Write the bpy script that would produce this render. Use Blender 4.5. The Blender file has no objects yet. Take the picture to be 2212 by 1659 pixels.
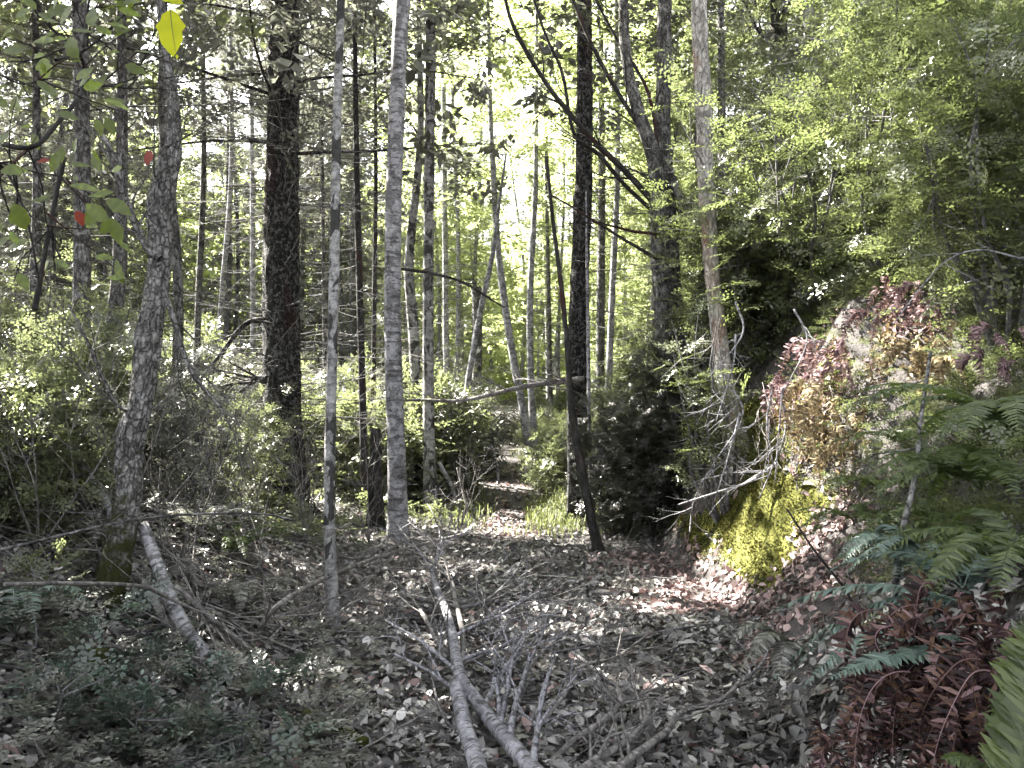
import bpy, math, random
import numpy as np

# ------------------------------------------------------------------ camera, world, sun, exposure
SC = bpy.context.scene
COL = SC.collection
F = 788.0            # focal length in pixels of a 1024 wide frame
PITCH = math.radians(3.3)
EYE = np.array([0.0, 0.0, 1.6])
cd = bpy.data.cameras.new('camera')
cam = bpy.data.objects.new('camera', cd); COL.objects.link(cam)
cam.location = EYE; cam.rotation_euler = (math.pi/2 + PITCH, 0, 0)
cd.sensor_width = 36; cd.lens = 36*F/1024; cd.clip_start = 0.05; cd.clip_end = 900
SC.camera = cam

SUN_AZ = math.atan2(-0.66, 0.44)     # toward the sun, measured from +Y towards +X
SUN_EL = math.radians(45)
SD = np.array([math.sin(SUN_AZ)*math.cos(SUN_EL), math.cos(SUN_AZ)*math.cos(SUN_EL), math.sin(SUN_EL)])
w = bpy.data.worlds.new("World"); SC.world = w; w.use_nodes = True
nt = w.node_tree; bg = nt.nodes['Background']
sky = nt.nodes.new('ShaderNodeTexSky'); sky.sky_type = 'NISHITA'; sky.sun_disc = False
sky.sun_elevation = SUN_EL; sky.sun_rotation = SUN_AZ; sky.dust_density = 3.0; sky.ozone_density = 1.0
hsv = nt.nodes.new('ShaderNodeHueSaturation'); hsv.inputs['Saturation'].default_value = 0.14
nt.links.new(sky.outputs[0], hsv.inputs['Color']); nt.links.new(hsv.outputs[0], bg.inputs[0])
bg.inputs[1].default_value = 0.055
sl = bpy.data.lights.new('sun', 'SUN'); sl.energy = 5.0; sl.angle = math.radians(0.5); sl.color = (1.0, 0.94, 0.84)
so = bpy.data.objects.new('sun', sl); COL.objects.link(so)
so.rotation_euler = (math.pi/2 - SUN_EL, 0, math.pi - SUN_AZ)
so.rotation_euler = __import__('mathutils').Vector(SD).to_track_quat('Z', 'Y').to_euler()
vs = SC.view_settings; vs.view_transform = 'Standard'; vs.look = 'None'; vs.exposure = 3.85; vs.gamma = 1.0
SC.render.engine = 'CYCLES'
cy = SC.cycles; cy.max_bounces = 6; cy.diffuse_bounces = 2; cy.glossy_bounces = 2; cy.transmission_bounces = 4
cy.transparent_max_bounces = 4; cy.use_denoising = True; cy.denoiser = 'OPENIMAGEDENOISE'; cy.denoising_input_passes = 'RGB_ALBEDO_NORMAL'; cy.denoising_prefilter = 'FAST'; cy.sample_clamp_indirect = 6.0
cy.use_adaptive_sampling = True; cy.adaptive_threshold = 0.02

# ------------------------------------------------------------------ maths
rng = np.random.default_rng(7)
random.seed(7)
K = 2212.0/1024.0
def nrm(v):
    v = np.asarray(v, float); n = np.linalg.norm(v, axis=-1, keepdims=True); return v/np.maximum(n, 1e-9)
def _h(ix, iy, iz):
    n = (ix*374761393 + iy*668265263 + iz*2147483647*3 + 1013904223) & 0xffffffff
    n = ((n ^ (n >> 13))*1274126177) & 0xffffffff
    return ((n ^ (n >> 16)) & 0xffff)/65535.0
def vnoise(p):
    p = np.asarray(p, float); i = np.floor(p).astype(np.int64); f = p - i; f = f*f*(3-2*f)
    x, y, z = i[..., 0], i[..., 1], i[..., 2]; r = 0
    for a in (0, 1):
        for b in (0, 1):
            for c in (0, 1):
                wt = (f[..., 0] if a else 1-f[..., 0])*(f[..., 1] if b else 1-f[..., 1])*(f[..., 2] if c else 1-f[..., 2])
                r = r + wt*_h(x+a, y+b, z+c)
    return r
def sm(a, b, x):
    t = np.clip((x-a)/(b-a), 0, 1); return t*t*(3-2*t)
def toe(y):
    return 1.3 + 0.68*sm(4, 6.8, y) - .03*sm(7, 9.5, y) + .1*sm(9.5, 11, y) + 0.9*sm(11, 15, y) + 2.5*sm(16, 30, y)
def height(x, y):
    x = np.asarray(x, float); y = np.asarray(y, float)
    p = np.stack([x, y, np.zeros_like(x+y)], -1) if x.shape == y.shape else None
    t = x - toe(y)
    tt = np.maximum(t, 0)
    br = (0.80+1.0*sm(6.5, 8.3, y)*(1-.5*sm(10, 13, y)))*tt + 0.12*np.minimum(tt, 1.5)**2
    cap = 3.0 + 0.25*np.maximum(tt-2.6, 0)
    br = np.minimum(br, cap) - 0.15*np.exp(-((br-cap)/0.5)**2)*(tt > .5)
    br = br*(1-0.45*sm(12, 18, y))
    l = np.maximum(-1.25 - x - 0.12*np.maximum(y-3, 0), 0)
    le = 0.47*l*(1 - 0.85*sm(7.5, 12.5, y)); le = np.minimum(le, 2.6+0.05*l)
    far = 0.085*np.maximum(y-13.5, 0) + 0.02*np.maximum(np.abs(x)-9, 0)*sm(12, 30, y)
    far = np.where(y > 90, 0.085*76.5 + 0.1*(y-90), far)
    z = br + le + far
    z = z - 0.5*np.exp(-(((x+1.75)/0.75)**2 + ((y-7.6)/0.9)**2))
    if p is not None:
        z = z + 0.10*(vnoise(p*0.9)-.5)*2*np.clip(0.35+tt+0.5*l, 0, 1.6) + 0.05*(vnoise(p*2.7+9)-.5)
        z = z + (0.28*(vnoise(p*2.1+np.array([3., 7, 0]))-.5) + .16*(vnoise(p*5.3+3)-.5))*np.clip(tt*2, 0, 1)*(y < 20)
    return z
def H(x, y): return float(height(np.array([x]), np.array([y]))[0])
cp_, sp_ = math.cos(PITCH), math.sin(PITCH)
def ray(dx, dy):
    px, py = dx/K, dy/K; a = (px-512)/F; c = (384-py)/F
    return np.array([a, cp_ - c*sp_, sp_ + c*cp_])
def at(dx, dy, Y):
    r = ray(dx, dy); return EYE + r*(Y/r[1])
def gp(dx, dy, lift=0.0, ymax=80.0):
    r = ray(dx, dy); ts = np.linspace(1.2, ymax, int(1400 if ymax < 20 else 4000))
    P = EYE + r*ts[:, None]; hz = height(P[:, 0].copy(), P[:, 1].copy()) + lift
    k = np.argmax(P[:, 2] < hz)
    return P[k] if P[k, 2] < hz[k] else P[-1]
def proj(P):
    q = np.asarray(P, float) - EYE
    yy = q[..., 1]*cp_ + q[..., 2]*sp_; zz = -q[..., 1]*sp_ + q[..., 2]*cp_
    return np.stack([(512 + F*q[..., 0]/yy)*K, (384 - F*zz/yy)*K, yy], -1)

# gaps in the canopy that let the sun through: (centre on the lit thing, radius)
SPOTS = []
def spot(dx, dy, Y, r): SPOTS.append((at(dx, dy, Y) if Y else gp(dx, dy), r))
def open_to_sun(P, keep=0.0, S=0.0):
    """True where a spray may stay (it shades none of the sunlit places)."""
    ok = np.ones(len(P), bool)
    for c, r in SPOTS:
        q = P - c; t = q @ SD; d = np.linalg.norm(q - t[:, None]*SD, axis=1)
        rr = r*(0.55+0.9*vnoise(np.stack([q[:, 0]*1.3, q[:, 1]*1.3, q[:, 2]*1.3], -1)))
        hit = (t > (.9 if not keep else .2)) & (d < rr+np.where(t > 2.5, .55*S, .1*S))
        if keep: hit &= rng.random(len(P)) > keep
        ok &= ~hit
    return ok

# ------------------------------------------------------------------ mesh building
class Buf:
    def __init__(s): s.v = []; s.q = []; s.t = []; s.n = 0; s.bk = []; s.a = []; s.m = []
    def add(s, V, Q=None, T=None, bk=None, rnd=None, moss=None):
        V = np.asarray(V, np.float32).reshape(-1, 3)
        s.v.append(V)
        if Q is not None and len(Q): s.q.append(np.asarray(Q, np.int64)+s.n)
        if T is not None and len(T): s.t.append(np.asarray(T, np.int64)+s.n)
        s.bk.append(np.zeros((len(V), 3), np.float32) if bk is None else np.asarray(bk, np.float32))
        s.a.append(np.full(len(V), .5, np.float32) if rnd is None else np.broadcast_to(np.asarray(rnd, np.float32), (len(V),)))
        s.m.append(np.zeros(len(V), np.float32) if moss is None else np.broadcast_to(np.asarray(moss, np.float32), (len(V),)))
        s.n += len(V)
    def mesh(s, name, mat, smooth=True, origin=None):
        me = bpy.data.meshes.new(name)
        V = np.concatenate(s.v) if s.v else np.zeros((0, 3), np.float32)
        if origin is not None: V = V - np.asarray(origin, np.float32)
        Q = np.concatenate(s.q) if s.q else np.zeros((0, 4), np.int64)
        T = np.concatenate(s.t) if s.t else np.zeros((0, 3), np.int64)
        me.vertices.add(len(V)); me.vertices.foreach_set('co', V.astype(np.float32).ravel())
        idx = np.concatenate([Q.ravel(), T.ravel()]).astype(np.int32)
        me.loops.add(len(idx)); me.loops.foreach_set('vertex_index', idx)
        st = np.concatenate([np.arange(len(Q))*4, len(Q)*4+np.arange(len(T))*3]).astype(np.int32)
        me.polygons.add(len(st)); me.polygons.foreach_set('loop_start', st)
        me.polygons.foreach_set('use_smooth', np.full(len(st), smooth))
        me.update(calc_edges=True)
        a = me.attributes.new('bk', 'FLOAT_VECTOR', 'POINT'); a.data.foreach_set('vector', np.concatenate(s.bk).astype(np.float32).ravel())
        a = me.attributes.new('rnd', 'FLOAT', 'POINT'); a.data.foreach_set('value', np.concatenate(s.a).astype(np.float32))
        a = me.attributes.new('moss', 'FLOAT', 'POINT'); a.data.foreach_set('value', np.concatenate(s.m).astype(np.float32))
        me.materials.append(mat)
        return me
    def build(s, name, mat, parent=None, smooth=True):
        org = parent_origin(parent) if parent is not None else None
        o = bpy.data.objects.new(name, s.mesh(name, mat, smooth, org)); COL.objects.link(o)
        if parent is not None: o.parent = parent
        return o
_ORG = {}
def parent_origin(p): return _ORG.get(p.name, np.zeros(3))
def thing(name, label, cat, loc, group=None):
    o = bpy.data.objects.new(name, None); COL.objects.link(o); o.location = loc; o.empty_display_size = .2
    o['label'] = label; o['category'] = cat
    if group: o['group'] = group
    _ORG[o.name] = np.asarray(loc, float); return o
def tag(o, label=None, cat=None, group=None, kind=None):
    if label: o['label'] = label
    if cat: o['category'] = cat
    if group: o['group'] = group
    if kind: o['kind'] = kind
    return o
def copy_tree(o, loc, rz=0, sc=1.0, label=None):
    c = o.copy(); COL.objects.link(c); c.location = loc; c.rotation_euler = (0, 0, rz); c.scale = (sc, sc, sc)
    if label: c['label'] = label
    for ch in list(o.children):
        k = ch.copy(); COL.objects.link(k); k.parent = c
    return c

def spline(P, m):
    P = np.asarray(P, float)
    if len(P) < 3:
        t = np.linspace(0, 1, m)[:, None]; return P[0]*(1-t)+P[-1]*t
    Q = np.vstack([2*P[0]-P[1], P, 2*P[-1]-P[-2]]); n = len(P)-1
    u = np.linspace(0, n, m); i = np.minimum(u.astype(int), n-1); t = (u-i)[:, None]
    a, b, c, d = Q[i], Q[i+1], Q[i+2], Q[i+3]
    return .5*((2*b)+(-a+c)*t+(2*a-5*b+4*c-d)*t*t+(-a+3*b-3*c+d)*t**3)
def tube(buf, P, R, n=6, rough=0.0, cap=False, moss=None, freq=(2.0, 3.0), seed=None, flare=None):
    P = np.asarray(P, float); m = len(P); R = np.broadcast_to(np.asarray(R, float), (m,))
    T = nrm(np.gradient(P, axis=0)); up = np.array([0, 0, 1.]) if abs(T[0, 2]) < .9 else np.array([1., 0, 0])
    A = np.zeros((m, 3)); a = nrm(up - T[0]*(up@T[0])); A[0] = a
    for i in range(1, m):
        a = a - T[i]*(a@T[i]); a = a/np.linalg.norm(a); A[i] = a
    B = np.cross(T, A); th = np.linspace(0, 2*np.pi, n, endpoint=False)
    s = np.concatenate([[0], np.cumsum(np.linalg.norm(np.diff(P, axis=0), axis=1))])
    C, S = np.cos(th), np.sin(th); off = (seed if seed is not None else rng.random()*50)
    r = R[:, None]*np.ones(n)[None]
    bk = np.stack([R[:, None]*C[None]+off, R[:, None]*S[None]+off*.7, np.broadcast_to(s[:, None], (m, n))+off], -1)
    if rough:
        q = np.stack([np.broadcast_to(C*freq[0], (m, n))+off, np.broadcast_to(S*freq[0], (m, n)), np.broadcast_to((s*freq[1])[:, None], (m, n))], -1)
        r = r*(1+rough*((vnoise(q)-.5)*1.4+(vnoise(q*2.7)-.5)*.8))
    if flare is not None:
        r = r*(1+flare[0]*np.exp(-s/flare[1])[:, None]*(0.6+.7*np.abs(np.sin(th*2.5+off)))[None])
    V = P[:, None]+A[:, None]*(r*C)[..., None]+B[:, None]*(r*S)[..., None]
    i = np.arange(m-1)[:, None]*n; j = np.arange(n)[None]; j2 = (j+1) % n
    Q = np.stack([i+j, i+j2, i+n+j2, i+n+j], -1).reshape(-1, 4)
    V = V.reshape(-1, 3); bk = bk.reshape(-1, 3); Tt = None
    if cap:
        V = np.vstack([V, P[:1], P[-1:]]); bk = np.vstack([bk, bk[:1], bk[-1:]])
        a0 = np.stack([np.full(n, m*n), (np.arange(n)+1) % n, np.arange(n)], -1)
        a1 = np.stack([np.full(n, m*n+1), (m-1)*n+np.arange(n), (m-1)*n+(np.arange(n)+1) % n], -1); Tt = np.vstack([a0, a1])
    mo = None
    if moss is not None:
        mo = np.repeat(np.broadcast_to(np.asarray(moss, float), (m,)), n)
        if cap: mo = np.append(mo, [mo[0], mo[-1]])
    buf.add(V, Q, Tt, bk=bk, rnd=rng.random(), moss=mo)
    return P

def wiggle(p0, p1, amp, m=8, sag=0.0):
    """A crooked line between two points."""
    p0, p1 = np.asarray(p0, float), np.asarray(p1, float); k = max(3, m//2); t = np.linspace(0, 1, k)[:, None]
    L = np.linalg.norm(p1-p0); P = p0*(1-t)+p1*t
    P[1:-1] += (rng.random((k-2, 3))-.5)*2*amp*L
    P[:, 2] += -sag*L*4*(t*(1-t))[:, 0]
    return spline(P, m)
def grow(buf, p, d, L, r, depth, n=5, up=0.0, kink=.28, ratio=.62, kids=(2, 4), leaves=None, spread=.8):
    """A crooked branch with side branches; leaves collects the tip positions and directions."""
    m = 8; P = [np.asarray(p, float)]; d = nrm(d)
    for i in range(m-1):
        d = nrm(d + (rng.random(3)-.5)*kink + np.array([0, 0, up])); P.append(P[-1]+d*L/(m-1))
    P = np.array(P); tube(buf, P, np.linspace(r, r*.35, m), n=n)
    if leaves is not None:
        for i in (3, 5, 6, 7): leaves.append((P[i], nrm(P[i]-P[i-1])))
    if depth > 0:
        for _ in range(rng.integers(kids[0], kids[1]+1)):
            i = rng.integers(2, m-1); t = nrm(P[i+1]-P[i]); sd = nrm(np.cross(t, rng.random(3)-.5))
            grow(buf, P[i], nrm(t+sd*spread), L*ratio*(.6+.6*rng.random()), r*.55*(1-.5*i/m)+.0008, depth-1, max(3, n-1), up, kink, ratio, kids, leaves, spread)
    return P

# leaf sprays ---------------------------------------------------------------------------------------------
RH = np.array([[0, 0, 0], [.26, .45, .05], [0, 1, 0], [-.26, .45, .05]], float)
def spray_template(nl, leaf, side=3, wide=1.0, jit=.35, three_d=0.0, w=1.0):
    """Leaves (K,4,3) of a twig one unit long lying along +Y with side twigs."""
    out = []
    def twig(p, ang, L, n, tilt):
        d = np.array([math.sin(ang), math.cos(ang), tilt]); d /= np.linalg.norm(d)
        for i in range(n):
            t = (i+.5)/n; q = p+d*L*t; sgn = 1 if i % 2 else -1
            a = ang+sgn*(1.05+jit*(rng.random()-.5)*2)
            if i == n-1: a = ang
            f = np.array([math.sin(a), math.cos(a), (rng.random()-.5)*(.5+three_d*2)]); f /= np.linalg.norm(f)
            u = np.array([(rng.random()-.5)*jit*1.6, (rng.random()-.5)*jit*1.6, 1]); r = np.cross(f, u); r /= np.linalg.norm(r); u = np.cross(r, f)
            s = leaf*(.7+.5*rng.random())*(1.05-.4*t)
            out.append(q + s*(RH[:, :1]*w*r+RH[:, 1:2]*f+RH[:, 2:]*u))
    twig(np.zeros(3), 0, 1, nl, 0)
    for k in range(side):
        t = .15+.6*k/max(side, 1); sg = 1 if k % 2 else -1
        twig(np.array([0, t, 0]), sg*(.65+.3*rng.random())*wide, .62*(1-t*.55), max(3, int(nl*.6*(1-t*.4))), (rng.random()-.5)*(.3+three_d))
    return np.array(out)
def put_sprays(buf, temps, P, D, S, up=None, tilt=.5, mask=True, keep=0.0, roll=None):
    P = np.asarray(P, float); D = nrm(D); S = np.asarray(S, float)
    if mask and SPOTS:
        ok = open_to_sun(P, keep, S); P, D, S = P[ok], D[ok], S[ok]
        if up is not None: up = up[ok]
    N = len(P)
    if not N: return
    U = np.array([0, 0, 1.])+(rng.random((N, 3))-.5)*2*tilt if up is None else up
    Rr = nrm(np.cross(D, U)); U = np.cross(Rr, D)
    which = rng.integers(0, len(temps), N)
    for k, T in enumerate(temps):
        s = np.where(which == k)[0]
        if not len(s): continue
        q = T.reshape(-1, 3)
        V = P[s, None]+S[s, None, None]*(q[None, :, :1]*Rr[s, None]+q[None, :, 1:2]*D[s, None]+q[None, :, 2:]*U[s, None])
        nl = len(T); M = len(s)*nl
        Q = np.arange(M*4).reshape(-1, 4)
        rn = np.repeat(np.clip(rng.random(len(s))[:, None]*.6+rng.random((len(s), nl))*.4, 0, 1).ravel(), 4)
        buf.add(V.reshape(-1, 3), Q, rnd=rn)

TF = [spray_template(13, .17, 5) for _ in range(4)]                  # fine flat sprays, small leaves
TM = [spray_template(9, .26, 4) for _ in range(4)]                   # medium
TB = [spray_template(7, .34, 2, three_d=.5) for _ in range(4)]       # broad leaves
TN = [spray_template(26, .10, 7, jit=.15, w=.6) for _ in range(3)]   # hemlock needles in flat fans
TC = [spray_template(6, .42, 3, three_d=.9, jit=.6) for _ in range(4)]  # coarse clumps for far and unseen crowns

# ------------------------------------------------------------------ materials
def M(name):
    m = bpy.data.materials.new(name); m.use_nodes = True; n = m.node_tree; b = n.nodes['Principled BSDF']; return m, n, b
def ramp(n, fac, stops):
    r = n.nodes.new('ShaderNodeValToRGB'); e = r.color_ramp.elements
    while len(e) < len(stops): e.new(.5)
    for x, (p, c) in zip(e, stops): x.position = p; x.color = (*c, 1) if len(c) == 3 else c
    n.links.new(fac, r.inputs[0]); return r.outputs[0]
def attr(n, name, out='Fac'):
    a = n.nodes.new('ShaderNodeAttribute'); a.attribute_name = name; return a.outputs[out]
def noise(n, vec, scale, detail=4, rough=.6, mul=(1, 1, 1), dist=0.0):
    mp = n.nodes.new('ShaderNodeMapping'); mp.inputs['Scale'].default_value = mul; n.links.new(vec, mp.inputs[0])
    t = n.nodes.new('ShaderNodeTexNoise'); t.inputs['Scale'].default_value = scale; t.inputs['Detail'].default_value = detail
    t.inputs['Roughness'].default_value = rough; t.inputs['Distortion'].default_value = dist
    n.links.new(mp.outputs[0], t.inputs['Vector']); return t.outputs['Fac']
def mix(n, fac, a, b, mode='MIX'):
    x = n.nodes.new('ShaderNodeMixRGB'); x.blend_type = mode
    for i, v in ((0, fac), (1, a), (2, b)):
        if isinstance(v, (int, float)): x.inputs[i].default_value = v
        elif isinstance(v, tuple): x.inputs[i].default_value = (*v, 1)
        else: n.links.new(v, x.inputs[i])
    return x.outputs[0]
def mth(n, op, a, b=0.0, clamp=False):
    x = n.nodes.new('ShaderNodeMath'); x.operation = op; x.use_clamp = clamp
    for i, v in ((0, a), (1, b)):
        if isinstance(v, (int, float)): x.inputs[i].default_value = v
        else: n.links.new(v, x.inputs[i])
    return x.outputs[0]
def bump(n, b, h, s=.5, d=.02):
    x = n.nodes.new('ShaderNodeBump'); x.inputs['Strength'].default_value = s; x.inputs['Distance'].default_value = d
    n.links.new(h, x.inputs['Height']); n.links.new(x.outputs[0], b.inputs['Normal'])
def bark(name, lo, mid, hi, sc=1.0, vert=.22, furrow=.8, crack=0.0, bands=0.0, patch=0.0, patchcol=(.02, .02, .02), lichen=0.0, tint=None, mosscol=(.030, .036, .005), dist=.03):
    m, n, b = M(name); v = attr(n, 'bk', 'Vector')
    f = noise(n, v, 14*sc, 6, .7, (1, 1, vert), .6)
    g = noise(n, v, 45*sc, 4, .7, (1, 1, vert*1.5))
    h = mth(n, 'ADD', mth(n, 'MULTIPLY', f, .7), mth(n, 'MULTIPLY', g, .3))
    c = ramp(n, h, [(.36, lo), (.5, mid), (.66, hi)])
    if crack:
        mp = n.nodes.new('ShaderNodeMapping'); mp.inputs['Scale'].default_value = (1, 1, .42); n.links.new(v, mp.inputs[0])
        ds = n.nodes.new('ShaderNodeVectorMath'); ds.operation = 'MULTIPLY_ADD'; nz = n.nodes.new('ShaderNodeTexNoise'); nz.inputs['Scale'].default_value = 9; n.links.new(v, nz.inputs['Vector'])
        n.links.new(nz.outputs['Color'], ds.inputs[0]); ds.inputs[1].default_value = (.07, .07, .07); n.links.new(mp.outputs[0], ds.inputs[2])
        vo = n.nodes.new('ShaderNodeTexVoronoi'); vo.feature = 'DISTANCE_TO_EDGE'; vo.inputs['Scale'].default_value = 17*sc; n.links.new(ds.outputs[0], vo.inputs['Vector'])
        ck = ramp(n, vo.outputs['Distance'], [(.02, (0, 0, 0)), (.16, (1, 1, 1))]); c = mix(n, mth(n, 'MULTIPLY', mth(n, 'SUBTRACT', 1.0, ck), crack), c, (.006, .006, .006)); h = mth(n, 'ADD', mth(n, 'MULTIPLY', h, .5), mth(n, 'MULTIPLY', ck, .5))
    if lichen: c = mix(n, mth(n, 'MULTIPLY', ramp(n, noise(n, v, 9*sc, 5, .75, (1, 1, .8)), [(.52, (0, 0, 0)), (.56, (1, 1, 1))]), lichen), c, (.46, .46, .46))
    if bands:
        bd = ramp(n, noise(n, v, 3.2*sc, 4, .6, (1.6, 1.6, 6)), [(.53, (0, 0, 0)), (.575, (1, 1, 1))])
        c = mix(n, mth(n, 'MULTIPLY', bd, bands), c, (.06, .055, .055)); h = mth(n, 'SUBTRACT', h, mth(n, 'MULTIPLY', bd, .12))
    if patch:
        pt = ramp(n, noise(n, v, 3.6*sc, 4, .62, (1.5, 1.5, .9), .6), [(.51, (0, 0, 0)), (.535, (1, 1, 1))])
        c = mix(n, mth(n, 'MULTIPLY', pt, patch), c, patchcol)
    if tint:
        tt = ramp(n, noise(n, v, 2.2, 3, .6, (1, 1, .35)), [(.56, (0, 0, 0)), (.64, (1, 1, 1))])
        c = mix(n, mth(n, 'MULTIPLY', tt, .55), c, tint, 'MIX')
    mo = mth(n, 'MULTIPLY', attr(n, 'moss'), 1.05); mn = noise(n, v, 11, 6, .75)
    mf = mth(n, 'MULTIPLY', mth(n, 'SUBTRACT', mth(n, 'ADD', mo, mn), .95), 6, True)
    fine = noise(n, v, 160, 3, .7)
    c = mix(n, mf, c, mix(n, fine, tuple(x*.45 for x in mosscol), tuple(x*1.9 for x in mosscol)))
    n.links.new(c, b.inputs['Base Color']); b.inputs['Roughness'].default_value = .88; b.inputs['Specular IOR Level'].default_value = .25
    bump(n, b, mth(n, 'ADD', h, mth(n, 'MULTIPLY', fine, mf)), furrow, dist); return m
def leafmat(name, cols, tcol, tfac=.35, rough=.42, spec=.5, patchy=0.0):
    m, n, b = M(name); a = attr(n, 'rnd'); k = len(cols)
    c = ramp(n, a, [(i/max(k-1, 1), x) for i, x in enumerate(cols)])
    n.links.new(c, b.inputs['Base Color']); b.inputs['Roughness'].default_value = rough; b.inputs['Specular IOR Level'].default_value = spec
    t = n.nodes.new('ShaderNodeBsdfTranslucent'); n.links.new(mix(n, .35, tcol, c), t.inputs[0])
    s = n.nodes.new('ShaderNodeMixShader'); s.inputs[0].default_value = tfac
    n.links.new(b.outputs[0], s.inputs[1]); n.links.new(t.outputs[0], s.inputs[2]); n.links.new(s.outputs[0], n.nodes['Material Output'].inputs[0]); return m

B_FIR = bark('bark_fir', (.003, .003, .003), (.016, .015, .015), (.12, .115, .11), 1.7, .16, 1.0, crack=.85, lichen=.25, tint=(.03, .012, .012), dist=.08)
B_ALDER = bark('bark_pale', (.12, .12, .13), (.28, .28, .30), (.44, .44, .47), 1.2, 2.0, .5, bands=.75, patch=.5, lichen=.35)
B_MOTTLE = bark('bark_mottled', (.06, .06, .06), (.2, .2, .2), (.42, .42, .42), 1.0, 1.2, .6, bands=.4, patch=.9, patchcol=(.02, .02, .02), lichen=.35)
B_GREY = bark('bark_grey', (.02, .02, .02), (.10, .098, .095), (.25, .245, .24), 1.0, .4, .9, crack=.7, lichen=.3, patch=.45)
B_FLAKE = bark('bark_flaky', (.03, .03, .03), (.13, .127, .122), (.27, .262, .255), 1.5, .5, 1.0, crack=.6, lichen=.3, patch=.35, dist=.04)
B_DARK = bark('bark_dark', (.006, .006, .006), (.022, .021, .02), (.07, .068, .066), 1.0, .4, .7, tint=(.06, .018, .014))
B_LOG = bark('bark_log', (.14, .14, .155), (.27, .27, .30), (.42, .42, .48), 2.4, 3.0, .5, bands=.8, patch=.35, lichen=.2)
B_TWIG = bark('bark_twig', (.04, .04, .042), (.11, .108, .112), (.27, .265, .275), 2.0, .8, .4, patch=.35)
B_STUB = bark('bark_branch', (.05, .048, .046), (.19, .18, .175), (.34, .33, .32), 2.0, .6, .5, bands=.5, patch=.4)
B_STRIP = bark('bark_sunlit_pale', (.16, .15, .14), (.38, .36, .34), (.62, .6, .57), 1.0, .3, .9, crack=.35, patch=.35, tint=(.22, .10, .05))  # bark colour raised to imitate sunlight on the trunk
L_DIM = leafmat('leaf_dim', [(.02, .021, .018), (.065, .067, .06), (.13, .133, .12), (.30, .305, .28)], (.22, .235, .17), .25, .3, .8)  # palest stop paints in the highlights on grey leaves
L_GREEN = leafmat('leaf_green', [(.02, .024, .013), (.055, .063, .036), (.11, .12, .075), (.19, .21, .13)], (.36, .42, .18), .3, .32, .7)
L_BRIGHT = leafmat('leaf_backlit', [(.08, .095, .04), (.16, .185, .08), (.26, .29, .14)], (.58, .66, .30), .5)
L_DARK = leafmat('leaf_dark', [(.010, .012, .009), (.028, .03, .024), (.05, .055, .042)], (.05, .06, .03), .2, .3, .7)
L_SPRAY = leafmat('leaf_bank', [(.02, .025, .012), (.05, .06, .03), (.11, .125, .07), (.2, .215, .14)], (.34, .42, .14), .28, .27, .9)
L_TEAL = leafmat('leaf_teal', [(.012, .015, .011), (.035, .045, .036), (.06, .085, .07), (.13, .2, .165)], (.1, .16, .11), .2, .32, .8)
L_FERN = leafmat('fern_green', [(.02, .035, .01), (.05, .075, .025), (.09, .12, .04)], (.2, .28, .06), .3, .42)
L_FERNB = leafmat('fern_blue', [(.06, .09, .08), (.09, .135, .115), (.15, .215, .19)], (.12, .2, .14), .2, .4, .6)
L_DEAD = leafmat('fern_dead', [(.006, .003, .004), (.02, .01, .012), (.055, .027, .028), (.10, .055, .03), (.26, .17, .19)], (.08, .04, .04), .2, .6, .3)
L_HANG = leafmat('bank_dead_shaded', [(.03, .014, .02), (.14, .085, .095), (.36, .26, .26)], (.2, .12, .09), .2, .7, .25)  # shadowed pink and purple put into the dead frond colour
L_TAN = leafmat('bank_tan_sunlit', [(.04, .028, .015), (.19, .14, .075), (.46, .38, .22)], (.25, .18, .09), .2, .7, .25)  # dry frond tan lightened in the colour to look sunlit
L_LITTER = leafmat('leaf_litter', [(.014, .014, .013), (.075, .073, .071), (.21, .206, .20), (.60, .59, .575)], (.14, .12, .11), .1, .36, .7)  # brightest stop imitates whitish sky highlights on the leaves
L_LITTERR = leafmat('leaf_litter_red_sunlit', [(.04, .025, .022), (.19, .13, .125), (.5, .38, .37)], (.25, .14, .13), .1, .5, .5)
L_MOSS = leafmat('moss', [(.008, .010, .003), (.024, .027, .007), (.07, .068, .014)], (.12, .12, .02), .2, .8, .1)
L_GRASS = leafmat('grass', [(.03, .04, .015), (.08, .095, .035), (.2, .2, .1)], (.3, .36, .12), .4, .5, .4)
L_YELL = leafmat('leaf_yellow', [(.5, .55, .01), (.62, .66, .02)], (.85, .9, .03), .75, .45)
L_OVAL = leafmat('leaf_oval', [(.035, .045, .018), (.07, .09, .03), (.16, .22, .03)], (.38, .5, .05), .4, .42)
L_RUST = leafmat('leaf_rust', [(.14, .02, .015), (.2, .035, .02)], (.35, .05, .02), .4, .5)
# ------------------------------------------------------------------ sunlit places
for a in [(1800, 760, 7.6, .45), (1760, 900, 7.6, .5), (1950, 700, 7.0, .45), (2000, 820, 7.0, .35), (1765, 1080, 0, .1), (1800, 1210, 0, .1), (480, 1000, 13, 1.0), (760, 900, 20, 1.5), (330, 750, 15, 1.3), (680, 800, 17, 1.2), (200, 800, 12, .8), (100, 900, 7, .45), (230, 1010, 8, .4), (60, 700, 9, .8), (380, 950, 9, .5), (420, 1180, 7, .35), (160, 1330, 4.6, .15), (560, 1480, 5, .12), (940, 1180, 9, .3),
          (1560, 600, 9.5, .35), 
          (1620, 250, 9.3, .8), (1750, 320, 9.2, .9), (1850, 420, 9.0, .8), (1700, 450, 9.2, .6), (1900, 520, 8.5, .45), (1650, 150, 9.5, .5), (2080, 100, 8, .6), (2000, 250, 8, .6), (1760, 100, 9.6, .9), (1880, 160, 9, .8), (2100, 330, 7.6, .5), (1930, 380, 8.8, .6), (1600, 450, 9.6, .5), (1600, 340, 9.6, .5)]: spot(*a)
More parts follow.
